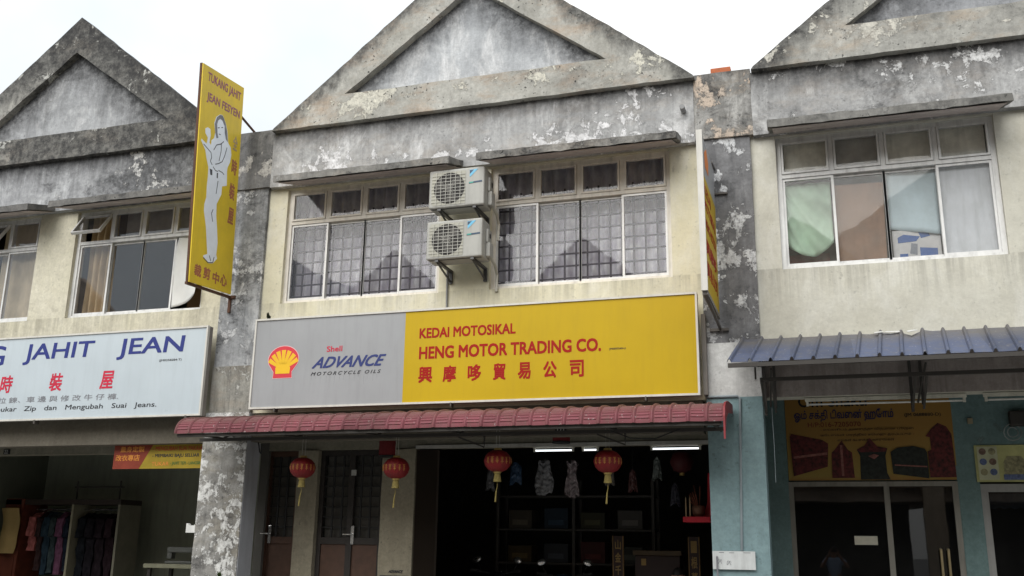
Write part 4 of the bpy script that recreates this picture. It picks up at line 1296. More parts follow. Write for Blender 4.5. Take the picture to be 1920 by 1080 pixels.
MB().tube([(0, 0, -.25), (.0, 0, -.31), (-.012, .0, -.37), (-.02, 0, -.49)], [.003, .004, .008, .011], 8).build('tassel', m_tas, ln0, local=True)
MB().tube([(-.02, 0, .15), (-.02, 0, .42)], .0025, 4).tube([(.02, 0, .15), (.02, 0, .42)], .0025, 4).build('hanging_string', m_wire, ln0, local=True)
m = MB()
for j in range(7):                                     # brushed characters round the belly
    m = MB()
    a0 = -2.5 + j * .36
    for st in range(6):
        z = -.035 + .014 * st; L = random.uniform(.02, .045)
        da = random.choice((.18, .14, .22)); a = a0 - da * .5; dz = random.uniform(-.006, .006)
        if st == 0: a, z, da, dz = a0, -.04, .0, .08
        q = []
        for (aa, zz) in ((a, z), (a + da * .5, z + dz * .5), (a + da, z + dz)):
            rr = .168 * math.sqrt(max(.1, 1 - (zz / .165) ** 2)) + .004
            q.append((rr * math.cos(aa), rr * math.sin(aa), zz))
        m.tube(q, .003, 4)
    m.build('gold_character', m_gch, ln0, local=True)
ll = ['round red lantern hanging in front of the brown door, leftmost of the four',
      'round red lantern in front of the rough pier, beside the folded steel gate',
      'round red lantern over the left half of the dark shop opening',
      'round red lantern over the right half of the dark shop opening, nearest the blue pillar']
for i, (x, z, rz_) in enumerate(((1.225, 2.425, .3), (2.40, 2.41, -.2), (3.59, 2.475, .5), (4.80, 2.455, .2))):
    if i == 0:
        ln0.location = (x, -.3, z); ln0.rotation_euler = (0, 0, rz_); ln0['label'] = ll[0]
    else:
        dup(ln0, (x, -.3, z), ll[i], rz_)

for o_ in COL.objects:
    if o_.get('group') == 'red lanterns under the red awning': o_.scale = (.88, .88, .88)
m_drum = plain('dark_red_cloth', (.16, .012, .015), .8, var=.2)
for (x, z, h_, y_, lb) in ((4.10, 2.73, .33, .45, 'dark red cloth drum hanging under the red awning in front of the lit tubes'),
                           (1.93, 2.60, .42, .45, 'dark red cloth drum hanging behind the second red lantern')):
    r = thing('cloth_drum', lb, 'hanging drum', (x, y_, z))
    MB().lathe([(.085, z + .01), (.10, z + .03), (.10, z + h_ - .03), (.085, z + h_)], (x, y_, 0), 24, 'z', lambda t: 1 + .03 * math.sin(t * 12)).build('drum_cloth', m_drum, r)
    MB().lathe([(.105, z), (.105, z + .02)], (x, y_, 0), 24).lathe([(.105, z + h_ - .02), (.105, z + h_)], (x, y_, 0), 24).build('drum_rim', m_blk, r)
r = thing('paper_lantern', 'dim red lantern inside the shop, above the household altar', 'lantern', (5.30, 1.6, 2.6))
MB().lathe([(.03, 2.47), (.10, 2.50), (.14, 2.60), (.10, 2.70), (.03, 2.73)], (5.30, 1.6, 0), 40, 'z', lambda t: 1 + .03 * abs(math.sin(t * 9))).build('lantern_shade', plain('dim_red_silk', (.06, .006, .007), .7), r, smooth=True)
MB().lathe([(.0, 2.44), (.03, 2.44), (.03, 2.47), (0, 2.47)], (5.30, 1.6, 0), 12).build('lantern_cap', m_gold, r)

# ------------------------------------------------------------------ household altar on the side of the pillar
al = thing('household_altar', 'bright red wall altar with joss sticks beside the blue pillar', 'altar', (5.58, 1.0, 1.87))
m_ared = plain('altar_red_paint', (.50, .012, .03), .4)
m = MB()
m.box(5.40, 5.70, .84, 1.16, 1.875, 1.935, .008)
m.build('altar_shelf', m_ared, al)
MB().prism([(5.70, 1.875), (5.70, 2.43), (5.66, 2.43), (5.645, 2.10), (5.60, 1.96), (5.55, 1.936), (5.68, 1.875)], 1.12, 1.15).build('altar_back', m_ared, al)
MB().prism([(.84, 1.94), (.84, 2.0), (1.0, 2.40), (1.16, 2.43), (1.16, 1.94)], 5.70, 5.715, 'x').build('altar_back', m_ared, al)
MB().lathe([(.0, 1.936), (.05, 1.936), (.07, 1.97), (.075, 2.03), (.065, 2.06), (.06, 2.04), (0, 2.04)], (5.56, .98, 0), 24).build('joss_urn', plain('urn_bronze', (.16, .08, .05), .4, .4), al)
m = MB()
for i in range(9):
    a = random.uniform(-.05, .05); b = random.uniform(-.04, .04)
    m.tube([(5.56 + a * .5, .98 + b * .5, 2.04), (5.56 + a * 1.7 - .02, .98 + b * 1.6, 2.04 + random.uniform(.08, .26))], .0022, 4)
m.build('joss_sticks', plain('joss_red', (.38, .12, .07), .8), al)
m = MB()
for x in (5.43, 5.475): m.lathe([(.012, 1.936), (.008, 1.95), (.006, 2.13), (.0, 2.16)], (x, .9, 0), 10)
m.build('altar_candles', plain('candle', (.45, .32, .18), .6), al)

# couplet boards and spirit tablet deeper in the shop
m_tab = plain('dark_lacquer', (.022, .007, .006), .4)
m_tg = plain('tablet_gold', (.26, .17, .06), .4, .3)


def tablet(x, y, z0, z1, w_, chars, label):
    r = thing('couplet_board', label, 'couplet board', (x, y, z0), 'couplet boards in the shop')
    b_ = MB().box(x - w_ / 2, x + w_ / 2, y, y + .03, z0, z1, .004).build('board', m_tab, r)
    m = MB()
    for bx in ((x - w_ / 2 - .012, x - w_ / 2 - .0005, z0, z1), (x + w_ / 2 + .0005, x + w_ / 2 + .012, z0, z1)): m.box(bx[0], bx[1], y - .006, y + .034, bx[2], bx[3])
    m.build('board_edge', plain('edge_gold', (.22, .13, .05), .5), r)
    n = len(chars); hh = (z1 - z0 - .06) / n
    for i, ch in enumerate(chars):
        text(ch, 'lettering', r, m_tg, (x - w_ * .32, z1 - .03 - hh * (i + 1) + hh * .12), (w_ * .64, hh * .76), y - .002, .02)


tablet(4.42, 2.0, .75, 1.73, .115, '山金千滿公白', 'left dark couplet board with gold characters in the motorcycle shop')
tablet(5.36, 2.0, .75, 1.73, .115, '一根萬本利', 'right dark couplet board with gold characters in the motorcycle shop')
r = thing('spirit_tablet', 'low dark altar cabinet between the two couplet boards', 'altar', (4.9, 2.1, FL))
MB().box(4.62, 5.18, 2.06, 2.40, FL, 1.50, .01).build('cabinet', m_tab, r)
MB().box(4.60, 5.20, 2.03, 2.06, 1.50, 1.56, .006).build('canopy', plain('canopy_gold', (.07, .045, .02), .5), r)
MB().box(4.70, 4.76, 2.052, 2.058, 1.38, 1.46).build('gold_mark', m_tg, r)

# ------------------------------------------------------------------ goods inside the motorcycle shop
m_bag = plain('clear_plastic', (.17, .17, .18), .22, var=.6, sc=16, spec=.6)
m_bag2 = plain('clear_plastic_pink', (.22, .18, .19), .22, var=.6, sc=16, spec=.6)
for i, (x, y, z0, z1, w_, mt, lb) in enumerate(((3.57, 1.6, 2.22, 2.62, .20, m_bag, 'clear plastic bag of goods hanging inside the shop, left of its twin'),
                                                (3.93, 1.6, 2.20, 2.61, .15, m_bag2, 'pinkish clear plastic bag of goods hanging inside the shop'))):
    def bp(u, v, s=1):
        px = x + (u - .5) * w_ * (1 + .25 * math.sin(v * 5 + i))
        n_ = mnoise.noise(Vector((px * 22, v * 9, i * 7)))
        return (px, y + .03 * math.sin(u * math.pi) * -1 + .03 * n_, z0 + (z1 - z0) * v + .02 * math.sin(u * 9 + i))
    o = MB().grid(bp, 18, 28, .05).build('plastic_bag', mt)
    tag(o, lb, 'plastic bag', 'bags hanging in the shop')
    m = MB().tube([(x, y, z1), (x, y, 3.46)], .003, 4).build('bag_string', m_blk, o)
pk_cols = [(.14, .14, .15), (.05, .09, .16), (.20, .18, .16), (.10, .04, .04), (.13, .15, .14), (.06, .06, .08)]
pk_name = ['grey', 'navy blue', 'buff', 'dark red', 'greenish', 'charcoal']
spots = [(2.75, 1.9, 2.30), (3.05, 2.1, 2.38), (4.35, 1.9, 2.36), (4.62, 2.0, 2.28), (4.95, 1.9, 2.42), (5.12, 2.2, 2.12)]
for i, (x, y, z) in enumerate(spots):
    m = MB().grid(lambda u, v: (x + (u - .5) * .13 * (1 - .4 * v), y - .03 * math.sin(3 * u) + .02 * mnoise.noise(Vector((u * 6, v * 6, i))), z + .25 * v - .02 * math.cos(u * 6)), 8, 10, .04)
    o = m.build('goods_packet', plain('packet_%d' % i, pk_cols[i], .3, var=.3, sc=14))
    tag(o, '%s packet of spare parts hanging in the gloom of the shop' % pk_name[i], 'packet', 'packets hanging in the shop')
    MB().tube([(x, y, z + .24), (x, y, 3.46)], .003, 4).build('packet_string', m_blk, o)

# shelf with boxes
sh = thing('shelf_rack', 'dark shelf rack stacked along the back of the motorcycle shop', 'shelf', (3.6, 3.2, FL))
m_sh = plain('shelf_steel', (.07, .065, .06), .6)
m = MB()
for x in (2.5, 3.6, 4.7):
    for y in (3.0, 3.4): m.box(x - .02, x + .02, y - .02, y + .02, FL, 2.5)
m.build('upright', m_sh, sh)
for z in (.9, 1.35, 1.8, 2.25):
    MB().box(2.5, 4.7, 2.99, 3.41, z, z + .025).build('shelf', m_sh, sh)
bcol = [((.07, .05, .02), 'ochre'), ((.035, .04, .05), 'slate'), ((.06, .015, .015), 'maroon'), ((.05, .055, .05), 'grey green'), ((.07, .06, .045), 'tan'), ((.015, .03, .05), 'dark blue'), ((.045, .045, .025), 'olive'), ((.09, .085, .08), 'pale grey')]
for i, (c_, nme) in enumerate(bcol):
    x = 2.65 + (i % 4) * .52; z = (1.377, 1.827)[i // 4]
    o = MB().box(x, x + .34, 3.02, 3.34, z, z + .22 + .03 * (i % 3), .006).build('carton', plain('carton_%d' % i, c_, .7))
    tag(o, '%s carton on the dark shelf rack inside the motorcycle shop' % nme, 'carton', 'cartons on the shelf rack')
    MB().box(x + .06, x + .28, 3.012, 3.018, z + .05, z + .12).build('carton_label', plain('carton_label_%d' % i, tuple(min(1, q * 2.2) for q in c_), .7), o)

# ------------------------------------------------------------------ motorcycles parked inside
m_tyre = plain('tyre_rubber', (.02, .02, .02), .8)
m_body = plain('black_gloss', (.012, .012, .016), .25)
m_body2 = plain('dark_blue_gloss', (.015, .03, .07), .25)
m_seat = plain('seat_vinyl', (.02, .02, .02), .5)
m_mir = plain('mirror_glass', (.90, .92, .93), .28, 1.0, var=0)


def motorcycle(loc, rz, label, body):
    r = thing('motorcycle', label, 'motorcycle', loc, 'motorcycles inside the shop', rz)
    for yy in (-.62, .60):
        w = MB().lathe([(.20, -.04), (.255, -.045), (.28, -.02), (.28, .02), (.255, .045), (.20, .04), (.20, -.04)], (0, yy, .28), 32, 'x').build('wheel', m_tyre, r, local=True, smooth=True)
        m = MB().lathe([(.185, -.03), (.20, -.035), (.20, .035), (.185, .03), (.185, -.03)], (0, yy, .28), 32, 'x').lathe([(0, -.05), (.04, -.05), (.04, .05), (0, .05)], (0, yy, .28), 16, 'x')
        for k in range(12):
            a = k * math.pi / 6
            m.tube([(0, yy + .035 * math.cos(a), .28 + .035 * math.sin(a)), (0, yy + .19 * math.cos(a + .2), .28 + .19 * math.sin(a + .2))], .004, 4)
        m.build('rim', m_chr, w, local=True)
    m = MB()
    m.tube([(0, -.36, .80), (0, -.20, .50), (0, .05, .42), (0, .35, .60), (0, .72, .68)], [.05, .055, .06, .05, .03], 10)
    m.tube([(0, .1, .35), (.07, .35, .30), (.07, .60, .28)], .025, 8)
    m.build('frame', body, r, local=True, smooth=True)
    m = MB().prism([(-.45, .88), (-.34, .92), (-.20, .62), (-.14, .40), (-.26, .36), (-.36, .55)], -.13, .13, 'x')
    bmesh.ops.bevel(m.b, geom=m.b.edges[:], offset=.03, segments=2, affect='EDGES')
    m.build('leg_shield', body, r, local=True, smooth=True)
    m = MB().box(-.12, .12, -.14, .14, .24, .46, .04); m.lathe([(.08, -.10), (.08, .10)], (0, -.20, .34), 16, 'x'); m.build('engine', m_steel, r, local=True)
    m = MB().prism([(-.02, .70), (.10, .735), (.40, .76), (.72, .80), (.74, .76), (.40, .68), (.0, .64)], -.11, .11, 'x')
    bmesh.ops.bevel(m.b, geom=m.b.edges[:], offset=.025, segments=2, affect='EDGES')
    m.build('saddle', m_seat, r, local=True, smooth=True)
    m = MB().prism([(.0, .63), (.40, .67), (.80, .76), (.86, .70), (.50, .52), (.10, .46)], -.09, .09, 'x')
    bmesh.ops.bevel(m.b, geom=m.b.edges[:], offset=.03, segments=2, affect='EDGES')
    m.build('tail_cowl', body, r, local=True, smooth=True)
    m = MB()
    for sx in (-.08, .08): m.tube([(sx, -.40, .80), (sx, -.62, .28)], .022, 8)
    m.build('fork', m_steel, r, local=True)
    m = MB().grid(lambda u, v: ((v - .5) * .14, -.62 + .31 * math.cos(.35 + 2.4 * u), .28 + .31 * math.sin(.35 + 2.4 * u)), 14, 4, .006); m.build('front_mudguard', body, r, local=True, smooth=True)
    m = MB().tube([(-.33, -.28, .92), (-.20, -.34, .90), (0, -.38, .86), (.20, -.34, .90), (.33, -.28, .92)], .014, 8)
    m.tube([(-.36, -.265, .925), (-.24, -.32, .91)], .021, 8).tube([(.36, -.265, .925), (.24, -.32, .91)], .021, 8)
    m.build('handlebar', m_seat, r, local=True)
    m = MB().lathe([(.0, -.07), (.07, -.07), (.085, .0), (.05, .06), (.0, .07)], (0, -.44, .84), 20, 'y'); m.build('headlight', m_chr, r, local=True, smooth=True)
    for sx in (-1, 1):
        m = MB().tube([(sx * .23, -.33, .91), (sx * .27, -.35, .98), (sx * .30, -.34, 1.03)], .007, 6)
        o = m.build('mirror', m_seat, r, local=True)
        m = MB().lathe([(0, -.012), (.045, -.012), (.055, 0), (.045, .012), (0, .012)], (0, 0, 0), 24, 'y')
        bmesh.ops.scale(m.b, vec=(1.15, 1, .8), verts=m.b.verts)
        bmesh.ops.rotate(m.b, verts=m.b.verts, cent=(0, 0, 0), matrix=Matrix.Rotation(RAD(22), 3, 'X') @ Matrix.Rotation(RAD(24 * sx), 3, 'Y'))
        bmesh.ops.translate(m.b, verts=m.b.verts, vec=(sx * .30, -.34, 1.06))
        m.build('mirror_glass', m_mir, o, local=True, smooth=True)
    return r


motorcycle((2.69, 1.95, FL - .15), RAD(172), 'parked black motorcycle whose round mirrors just show, left of the other', m_body)
motorcycle((3.74, 1.98, FL - .17), RAD(195), 'parked dark blue motorcycle, its pale oval mirror right of the other', m_body2)

# ------------------------------------------------------------------ people
m_skin = plain('skin', (.36, .19, .12), .55, var=.08)
m_shirt = plain('pale_blue_shirt', (.34, .42, .55), .85, var=.1)
m_trou = plain('dark_trousers', (.04, .04, .05), .85)
m_hairb = plain('black_hair', (.012, .010, .009), .6)
m_tee = plain('dark_shirt', (.06, .06, .07), .85)


def skin(verts, edges, name, mat, parent, root=0, sub=2):
    """one continuous surface grown round a skeleton; verts = {key: (pos, radius)}"""
    me = bpy.data.meshes.new(name)
    keys = list(verts)
    me.from_pydata([verts[k][0] for k in keys], [(keys.index(a), keys.index(b)) for a, b in edges], [])
    o = bpy.data.objects.new(name, me)
    COL.objects.link(o)
    o.modifiers.new('s', 'SKIN')
    sv = me.skin_vertices[0].data
    for i, k in enumerate(keys):
        rr = verts[k][1]
        sv[i].radius = rr if isinstance(rr, tuple) else (rr, rr)
        sv[i].use_root = (i == root)
    if sub:
        mm = o.modifiers.new('u', 'SUBSURF'); mm.levels = sub; mm.render_levels = sub
    bpy.context.view_layer.update()
    n = bpy.data.meshes.new_from_object(o.evaluated_get(bpy.context.evaluated_depsgraph_get()))
    bpy.data.objects.remove(o)
    n.materials.clear(); n.materials.append(mat); n.name = name
    for p in n.polygons: p.use_smooth = True
    o = bpy.data.objects.new(name, n)
    o.parent = parent
    COL.objects.link(o)
    return o


def hand(V, E, key, wrist, fwd, side, up, curl):
    """palm plus five separate fingers; thumb leaves the side of the palm"""
    f, s, u = Vector(fwd).normalized(), Vector(side).normalized(), Vector(up).normalized()
    w = Vector(wrist)
    V[key + 'p'] = (tuple(w + f * .05), (.035, .016)); E.append((key, key + 'p'))
    for i, (o, L) in enumerate(((-.03, .075), (-.01, .085), (.01, .08), (.03, .062))):
        b = w + f * .085 + s * o
        V[key + 'b%d' % i] = (tuple(b), .0095)
        V[key + 'm%d' % i] = (tuple(b + (f * math.cos(curl) + u * math.sin(curl)) * L * .5), .0085)
        V[key + 't%d' % i] = (tuple(b + (f * math.cos(curl) + u * math.sin(curl)) * L * .5 + (f * math.cos(curl * 2.2) + u * math.sin(curl * 2.2)) * L * .5), .0075)
        E += [(key + 'p', key + 'b%d' % i), (key + 'b%d' % i, key + 'm%d' % i), (key + 'm%d' % i, key + 't%d' % i)]
    b = w + f * .03 - s * .035
    V[key + 'h1'] = (tuple(b + f * .02 - s * .02), .011)
    V[key + 'h2'] = (tuple(b + f * .06 - s * .025 + u * .015), .009)
    E += [(key + 'p', key + 'h1'), (key + 'h1', key + 'h2')]


def head(r, c, fwd, mat_skin, mat_hair):
    """skull, jaw, nose, ears as one mesh pushed out of a sphere; hair cap a child"""
    f = Vector(fwd).normalized(); s = f.cross(Vector((0, 0, 1))).normalized(); u = s.cross(f).normalized()
    def shape(v, hair=False):
        a, b, d = v.x, v.y, v.z                              # side, front, up on a unit sphere
        w = .075 * (1 - .22 * max(0, -d)); l = .098 * (1 - .10 * max(0, -d)); h = .118
        p = Vector((a * w, b * l, d * h))
        if not hair:
            if b > .75 and abs(a) < .22 and -.35 < d < .15: p.y += .022 * (1 - abs(a) / .22) * (1 - abs(d + .12) / .28)
            if b > .6 and .05 < d < .25 and .15 < abs(a) < .5: p.y -= .008
            if b > .7 and -.55 < d < -.42 and abs(a) < .3: p.y += .005
            if abs(a) > .9 and abs(d) < .3 and abs(b) < .3: p.x += .014 * (1 if a > 0 else -1)
        return Vector(c) + s * p.x + f * p.y + u * p.z
    m = MB(); bmesh.ops.create_uvsphere(m.b, u_segments=40, v_segments=28, radius=1)
    for v in m.b.verts: v.co = shape(v.co)
    m.tube([Vector(c) - u * .07 - f * .015, Vector(c) - u * .17 - f * .035], [.052, .056], 16)
    o = m.build('head', mat_skin, r, smooth=True)
    m = MB(); bmesh.ops.create_uvsphere(m.b, u_segments=40, v_segments=28, radius=1)
    kill = [v for v in m.b.verts if v.co.z < (.42 if v.co.y > .3 else .05 if v.co.y > -.2 else -.45)]
    bmesh.ops.delete(m.b, geom=kill, context='VERTS')
    for v in m.b.verts: v.co = Vector(c) + (shape(v.co, True) - Vector(c)) * (1.07 + .02 * mnoise.noise(v.co * 7))
    m.build('hair', mat_hair, o, smooth=True)
    m = MB()
    for sx in (-.030, .030):
        q = Vector(c) + s * sx + f * .083 + u * .012
        m.lathe([(0, -.006), (.010, -.004), (.012, 0), (.0, .005)], tuple(q), 12, 'y')
    m.build('eyes', m_hairb, o)
    return o


# the photographer, mirrored in the shop glass: stands on the road holding the phone up before the face
px_, py_ = 6.98, -10.80
ph = thing('person', 'person in a pale blue shirt holding up a phone, mirrored in the shop glass', 'person', (px_, py_, 0))
V = {'pel': ((0, 0, .92), .13), 'bel': ((0, .0, 1.06), .125), 'che': ((0, .0, 1.26), .14), 'nec': ((0, .0, 1.41), .06)}
E = [('pel', 'bel'), ('bel', 'che'), ('che', 'nec')]
for sx, kk in ((-1, 'l'), (1, 'r')):
    V.update({kk + 'hip': ((sx * .10, 0, .86), .095), kk + 'kne': ((sx * .11, .02, .48), .06), kk + 'ank': ((sx * .11, -.02, .09), .042), kk + 'toe': ((sx * .13, .14, .04), .035),
              kk + 'sh': ((sx * .18, 0, 1.36), .062), kk + 'elb': ((sx * .31, .16, 1.18), .043), kk + 'w': ((sx * .10, .34, 1.50), .028)})
    E += [('pel', kk + 'hip'), (kk + 'hip', kk + 'kne'), (kk + 'kne', kk + 'ank'), (kk + 'ank', kk + 'toe'), ('che', kk + 'sh'), (kk + 'sh', kk + 'elb'), (kk + 'elb', kk + 'w')]
    hand(V, E, kk + 'w', V[kk + 'w'][0], (-sx * .15, .5, .9), (-sx * .6, .7, .2) if sx < 0 else (.6, .7, .2), (-sx, .1, .1), .5)
skin(V, E, 'body', m_skin, ph)
T = {'pel': ((0, 0, .92), .142), 'bel': ((0, 0, 1.06), .138), 'che': ((0, 0, 1.26), .153), 'nec': ((0, 0, 1.39), .072)}
T2 = [('pel', 'bel'), ('bel', 'che'), ('che', 'nec')]
for sx, kk in ((-1, 'l'), (1, 'r')):
    T.update({kk + 'sh': ((sx * .18, 0, 1.36), .075), kk + 'up': ((sx * .26, .10, 1.25), .062)})
    T2 += [('che', kk + 'sh'), (kk + 'sh', kk + 'up')]
skin(T, T2, 'shirt', m_shirt, ph)
T = {'pel': ((0, 0, .93), .15)}
T2 = []
for sx, kk in ((-1, 'l'), (1, 'r')):
    T.update({kk + 'hip': ((sx * .10, 0, .84), .108), kk + 'kne': ((sx * .11, .02, .48), .078), kk + 'ank': ((sx * .11, -.02, .10), .062)})
    T2 += [('pel', kk + 'hip'), (kk + 'hip', kk + 'kne'), (kk + 'kne', kk + 'ank')]
skin(T, T2, 'trousers', m_trou, ph)
head(ph, (px_, py_ + .03, 1.585), (0, 1, 0), m_skin, m_hairb)
ORG[ph.name] = Vector((px_, py_, 0))
tag(MB().box(px_ - .075, px_ + .075, -10.395, -10.385, 1.555, 1.635, .003).build('mobile_phone', m_body), 'dark phone held sideways in front of the face of the mirrored person', 'phone')

# the mechanic crouching on a low stool: only the crown of the head clears the edge of the picture
mx_, my_ = 5.19, 1.95
me_ = thing('person', 'dark haired person crouching low in the shop in front of the couplet board', 'person', (mx_, my_ + .1, FL))
V = {'pel': ((0, .12, .26), .13), 'bel': ((0, .06, .38), .12), 'che': ((0, -.06, .53), .13), 'nec': ((0, -.14, .63), .055)}
E = [('pel', 'bel'), ('bel', 'che'), ('che', 'nec')]
for sx, kk in ((-1, 'l'), (1, 'r')):
    V.update({kk + 'hip': ((sx * .11, .08, .24), .085), kk + 'kne': ((sx * .20, -.28, .40), .06), kk + 'ank': ((sx * .18, -.20, .07), .042), kk + 'toe': ((sx * .20, -.36, .035), .035),
              kk + 'sh': ((sx * .18, -.08, .58), .055), kk + 'elb': ((sx * .27, -.26, .42), .042), kk + 'w': ((sx * .10, -.44, .36), .027)})
    E += [('pel', kk + 'hip'), (kk + 'hip', kk + 'kne'), (kk + 'kne', kk + 'ank'), (kk + 'ank', kk + 'toe'), ('che', kk + 'sh'), (kk + 'sh', kk + 'elb'), (kk + 'elb', kk + 'w')]
    hand(V, E, kk + 'w', V[kk + 'w'][0], (-sx * .4, -.8, -.1), (sx * -.8, .3, .0) if sx < 0 else (.8, .3, 0), (0, 0, -1), .6)
skin(V, E, 'body', m_skin, me_)
T = {'pel': ((0, .12, .27), .142), 'bel': ((0, .06, .38), .134), 'che': ((0, -.06, .53), .145), 'nec': ((0, -.125, .61), .07)}
T2 = [('pel', 'bel'), ('bel', 'che'), ('che', 'nec')]
for sx, kk in ((-1, 'l'), (1, 'r')):
    T.update({kk + 'sh': ((sx * .18, -.08, .58), .068), kk + 'up': ((sx * .235, -.19, .48), .058)})
    T2 += [('che', kk + 'sh'), (kk + 'sh', kk + 'up')]
skin(T, T2, 'shirt', m_tee, me_)
T = {'pel': ((0, .12, .26), .148)}
T2 = []
for sx, kk in ((-1, 'l'), (1, 'r')):
    T.update({kk + 'hip': ((sx * .11, .08, .24), .10), kk + 'kne': ((sx * .20, -.28, .40), .075), kk + 'ank': ((sx * .18, -.20, .10), .058)})
    T2 += [('pel', kk + 'hip'), (kk + 'hip', kk + 'kne'), (kk + 'kne', kk + 'ank')]
skin(T, T2, 'trousers', m_trou, me_)
head(me_, (mx_, my_ - .13, FL + .745), (-.2, -1, -.25), m_skin, m_hairb)
r = thing('stool', 'low wooden stool under the crouching person in the shop', 'stool', (mx_, my_ + .22, FL))
MB().box(mx_ - .14, mx_ + .14, my_ + .12, my_ + .36, FL + .12, FL + .145, .004).build('seat', m_door, r)
for sx in (-.11, .11):
    for sy in (.15, .33): MB().box(mx_ + sx - .015, mx_ + sx + .015, my_ + sy - .015, my_ + sy + .015, FL, FL + .12).build('leg', m_door, r)

# ------------------------------------------------------------------ inside the tailor shop
m_wood = plain('red_brown_wood', (.13, .035, .02), .5, var=.3, sc=9)
ox = -3.95
wr = thing('clothes_rack', 'red brown wooden open wardrobe full of hanging clothes in the tailor shop', 'wardrobe', (-4.7, 2.75, FL))
MB().box(-5.75, -5.45, 2.5, 2.54, FL, 2.21).build('front_board', m_wood, wr)
MB().box(-5.42, -5.37, 2.48, 3.0, FL, 2.21).build('post', m_wood, wr)
MB().box(-5.75, -3.52, 2.5, 3.0, 2.12, 2.20).build('top', plain('dark_wood', (.03, .02, .015), .6), wr)
MB().box(-4.44, -4.40, 2.5, 3.0, FL, 2.12).build('side_panel', plain('pale_panel', (.30, .28, .20), .7), wr)
MB().box(-3.56, -3.52, 2.5, 3.0, FL, 2.12).build('side_panel', plain('pale_panel_b', (.22, .21, .16), .7), wr)
MB().tube([(-5.4, 2.75, 2.05), (-3.55, 2.75, 2.05)], .014, 8).build('rail', m_chr, wr)
MB().box(-5.76, -5.35, 2.47, 2.50, 1.32, 1.40).build('cross_rail', m_wood, wr)
m = MB()
for x in (-4.55, -3.72): m.tube([(x, 2.7, 2.2), (x, 2.7, 2.50)], .012, 6)
m.tube([(-4.6, 2.7, 2.40), (-3.65, 2.7, 2.40)], .012, 6)
m.build('top_rail', m_und, wr)


def garment(x, w_, z0, z1, col, label, y=2.75, dep=.21, tilt=0.):
    m = MB()
    n = 10
    pts = [(y - dep * .25, z1 + .02), (y - dep, z1 - .07), (y - dep * 1.15, z1 - .35), (y - dep * .8, z1 - .36), (y - dep * .85, z0), (y + dep * .85, z0), (y + dep * .8, z1 - .36), (y + dep * 1.15, z1 - .35), (y + dep, z1 - .07), (y + dep * .25, z1 + .02)]
    m.prism(pts, x - w_ / 2, x + w_ / 2, 'x')
    m.rough(.03, .07, 9, x)
    o = m.build('hanging_shirt', cloth('cloth_' + label.split()[0], col, .05, .5, 16))
    tag(o, label, 'garment', 'clothes on the rack')
    MB().tube([(x, y, z1), (x, y, z1 + .03), (x + .01, y + .015, z1 + .06)], .004, 5).build('hanger_hook', m_chr, o)
    return o


garment(-5.22, .14, 1.40, 1.98, (.42, .14, .13), 'rose pink shirt hanging nearest the red brown post')
garment(-5.06, .10, 1.10, 1.98, (.05, .03, .03), 'brown black shirt hanging beside the pink one')
garment(-4.93, .10, 1.05, 1.98, (.03, .05, .07), 'dark blue shirt with a white strip hanging on the rack')
garment(-4.80, .10, 1.08, 1.98, (.05, .07, .075), 'slate grey shirt hanging mid rack in the tailor shop')
garment(-4.66, .12, 1.05, 1.98, (.16, .07, .12), 'plum patterned dress hanging on the rack')
garment(-4.53, .09, 1.10, 1.98, (.02, .025, .04), 'navy shirt hanging against the pale panel')
for i, (x, nme) in enumerate(((-4.25, 'black coat'), (-4.08, 'black jacket'), (-3.90, 'black shirt'), (-3.72, 'black dress'))):
    garment(x, .14, 1.0, 1.97, (.016 + .004 * i, .018, .022), '%s in the darker right half of the clothes rack, %s' % (nme, ('beside the pale panel', 'left of the middle', 'right of the middle', 'at the far end')[i]))
o = MB().grid(lambda u, v: (-5.72 + .33 * u + .05 * math.sin(v * 3), 2.42 - .05 * math.sin(u * 3.1) + .01 * math.sin(v * 11), 1.36 + .70 * v), 12, 16, .01).build('draped_cloth', cloth('tan_cloth', (.42, .30, .13), .05, .15))
tag(o, 'tan cloth draped over the front of the wooden rack', 'cloth')

bt = thing('banner', 'small red and yellow tailoring banner hung under the beam beside the peeling pillar', 'banner', (-1.15, .2, 2.47))
MB().prism([(-1.825, 2.475), (-1.42, 2.475), (-1.235, 2.775), (-1.825, 2.785)], .19, .2).build('red_panel', plain('banner_red', (.24, .035, .015), .5), bt)
MB().prism([(-1.42, 2.475), (-.42, 2.475), (-.42, 2.79), (-1.235, 2.775)], .191, .2).build('yellow_panel', plain('banner_yellow', (.34, .24, .015), .5), bt)
m_org = plain('banner_orange', (.65, .25, .04), .5)
m_bt = plain('banner_text_red', (.40, .05, .02), .5)
text('量身定製', 'lettering', bt, m_org, (-1.73, 2.685), (.37, .075), .189, .02)
text('改衣專店', 'lettering', bt, m_org, (-1.79, 2.575), (.37, .08), .189, .02)
text('- MENGUBAH SUAI PAKAIAN', 'lettering', bt, m_bt, (-1.23, 2.70), (.78, .055), .19, .02)
text('- MEMBAIKI BAJU SELUAR', 'lettering', bt, m_bv, (-1.23, 2.605), (.70, .055), .19, .02)
text('TUKAR', 'lettering', bt, m_org, (-1.23, 2.51), (.26, .05), .19, .02)
text('- JAHIT TEPI - LANGSIR', 'lettering', bt, plain('banner_green', (.06, .14, .03), .5), (-.95, 2.51), (.45, .05), .19, .02)

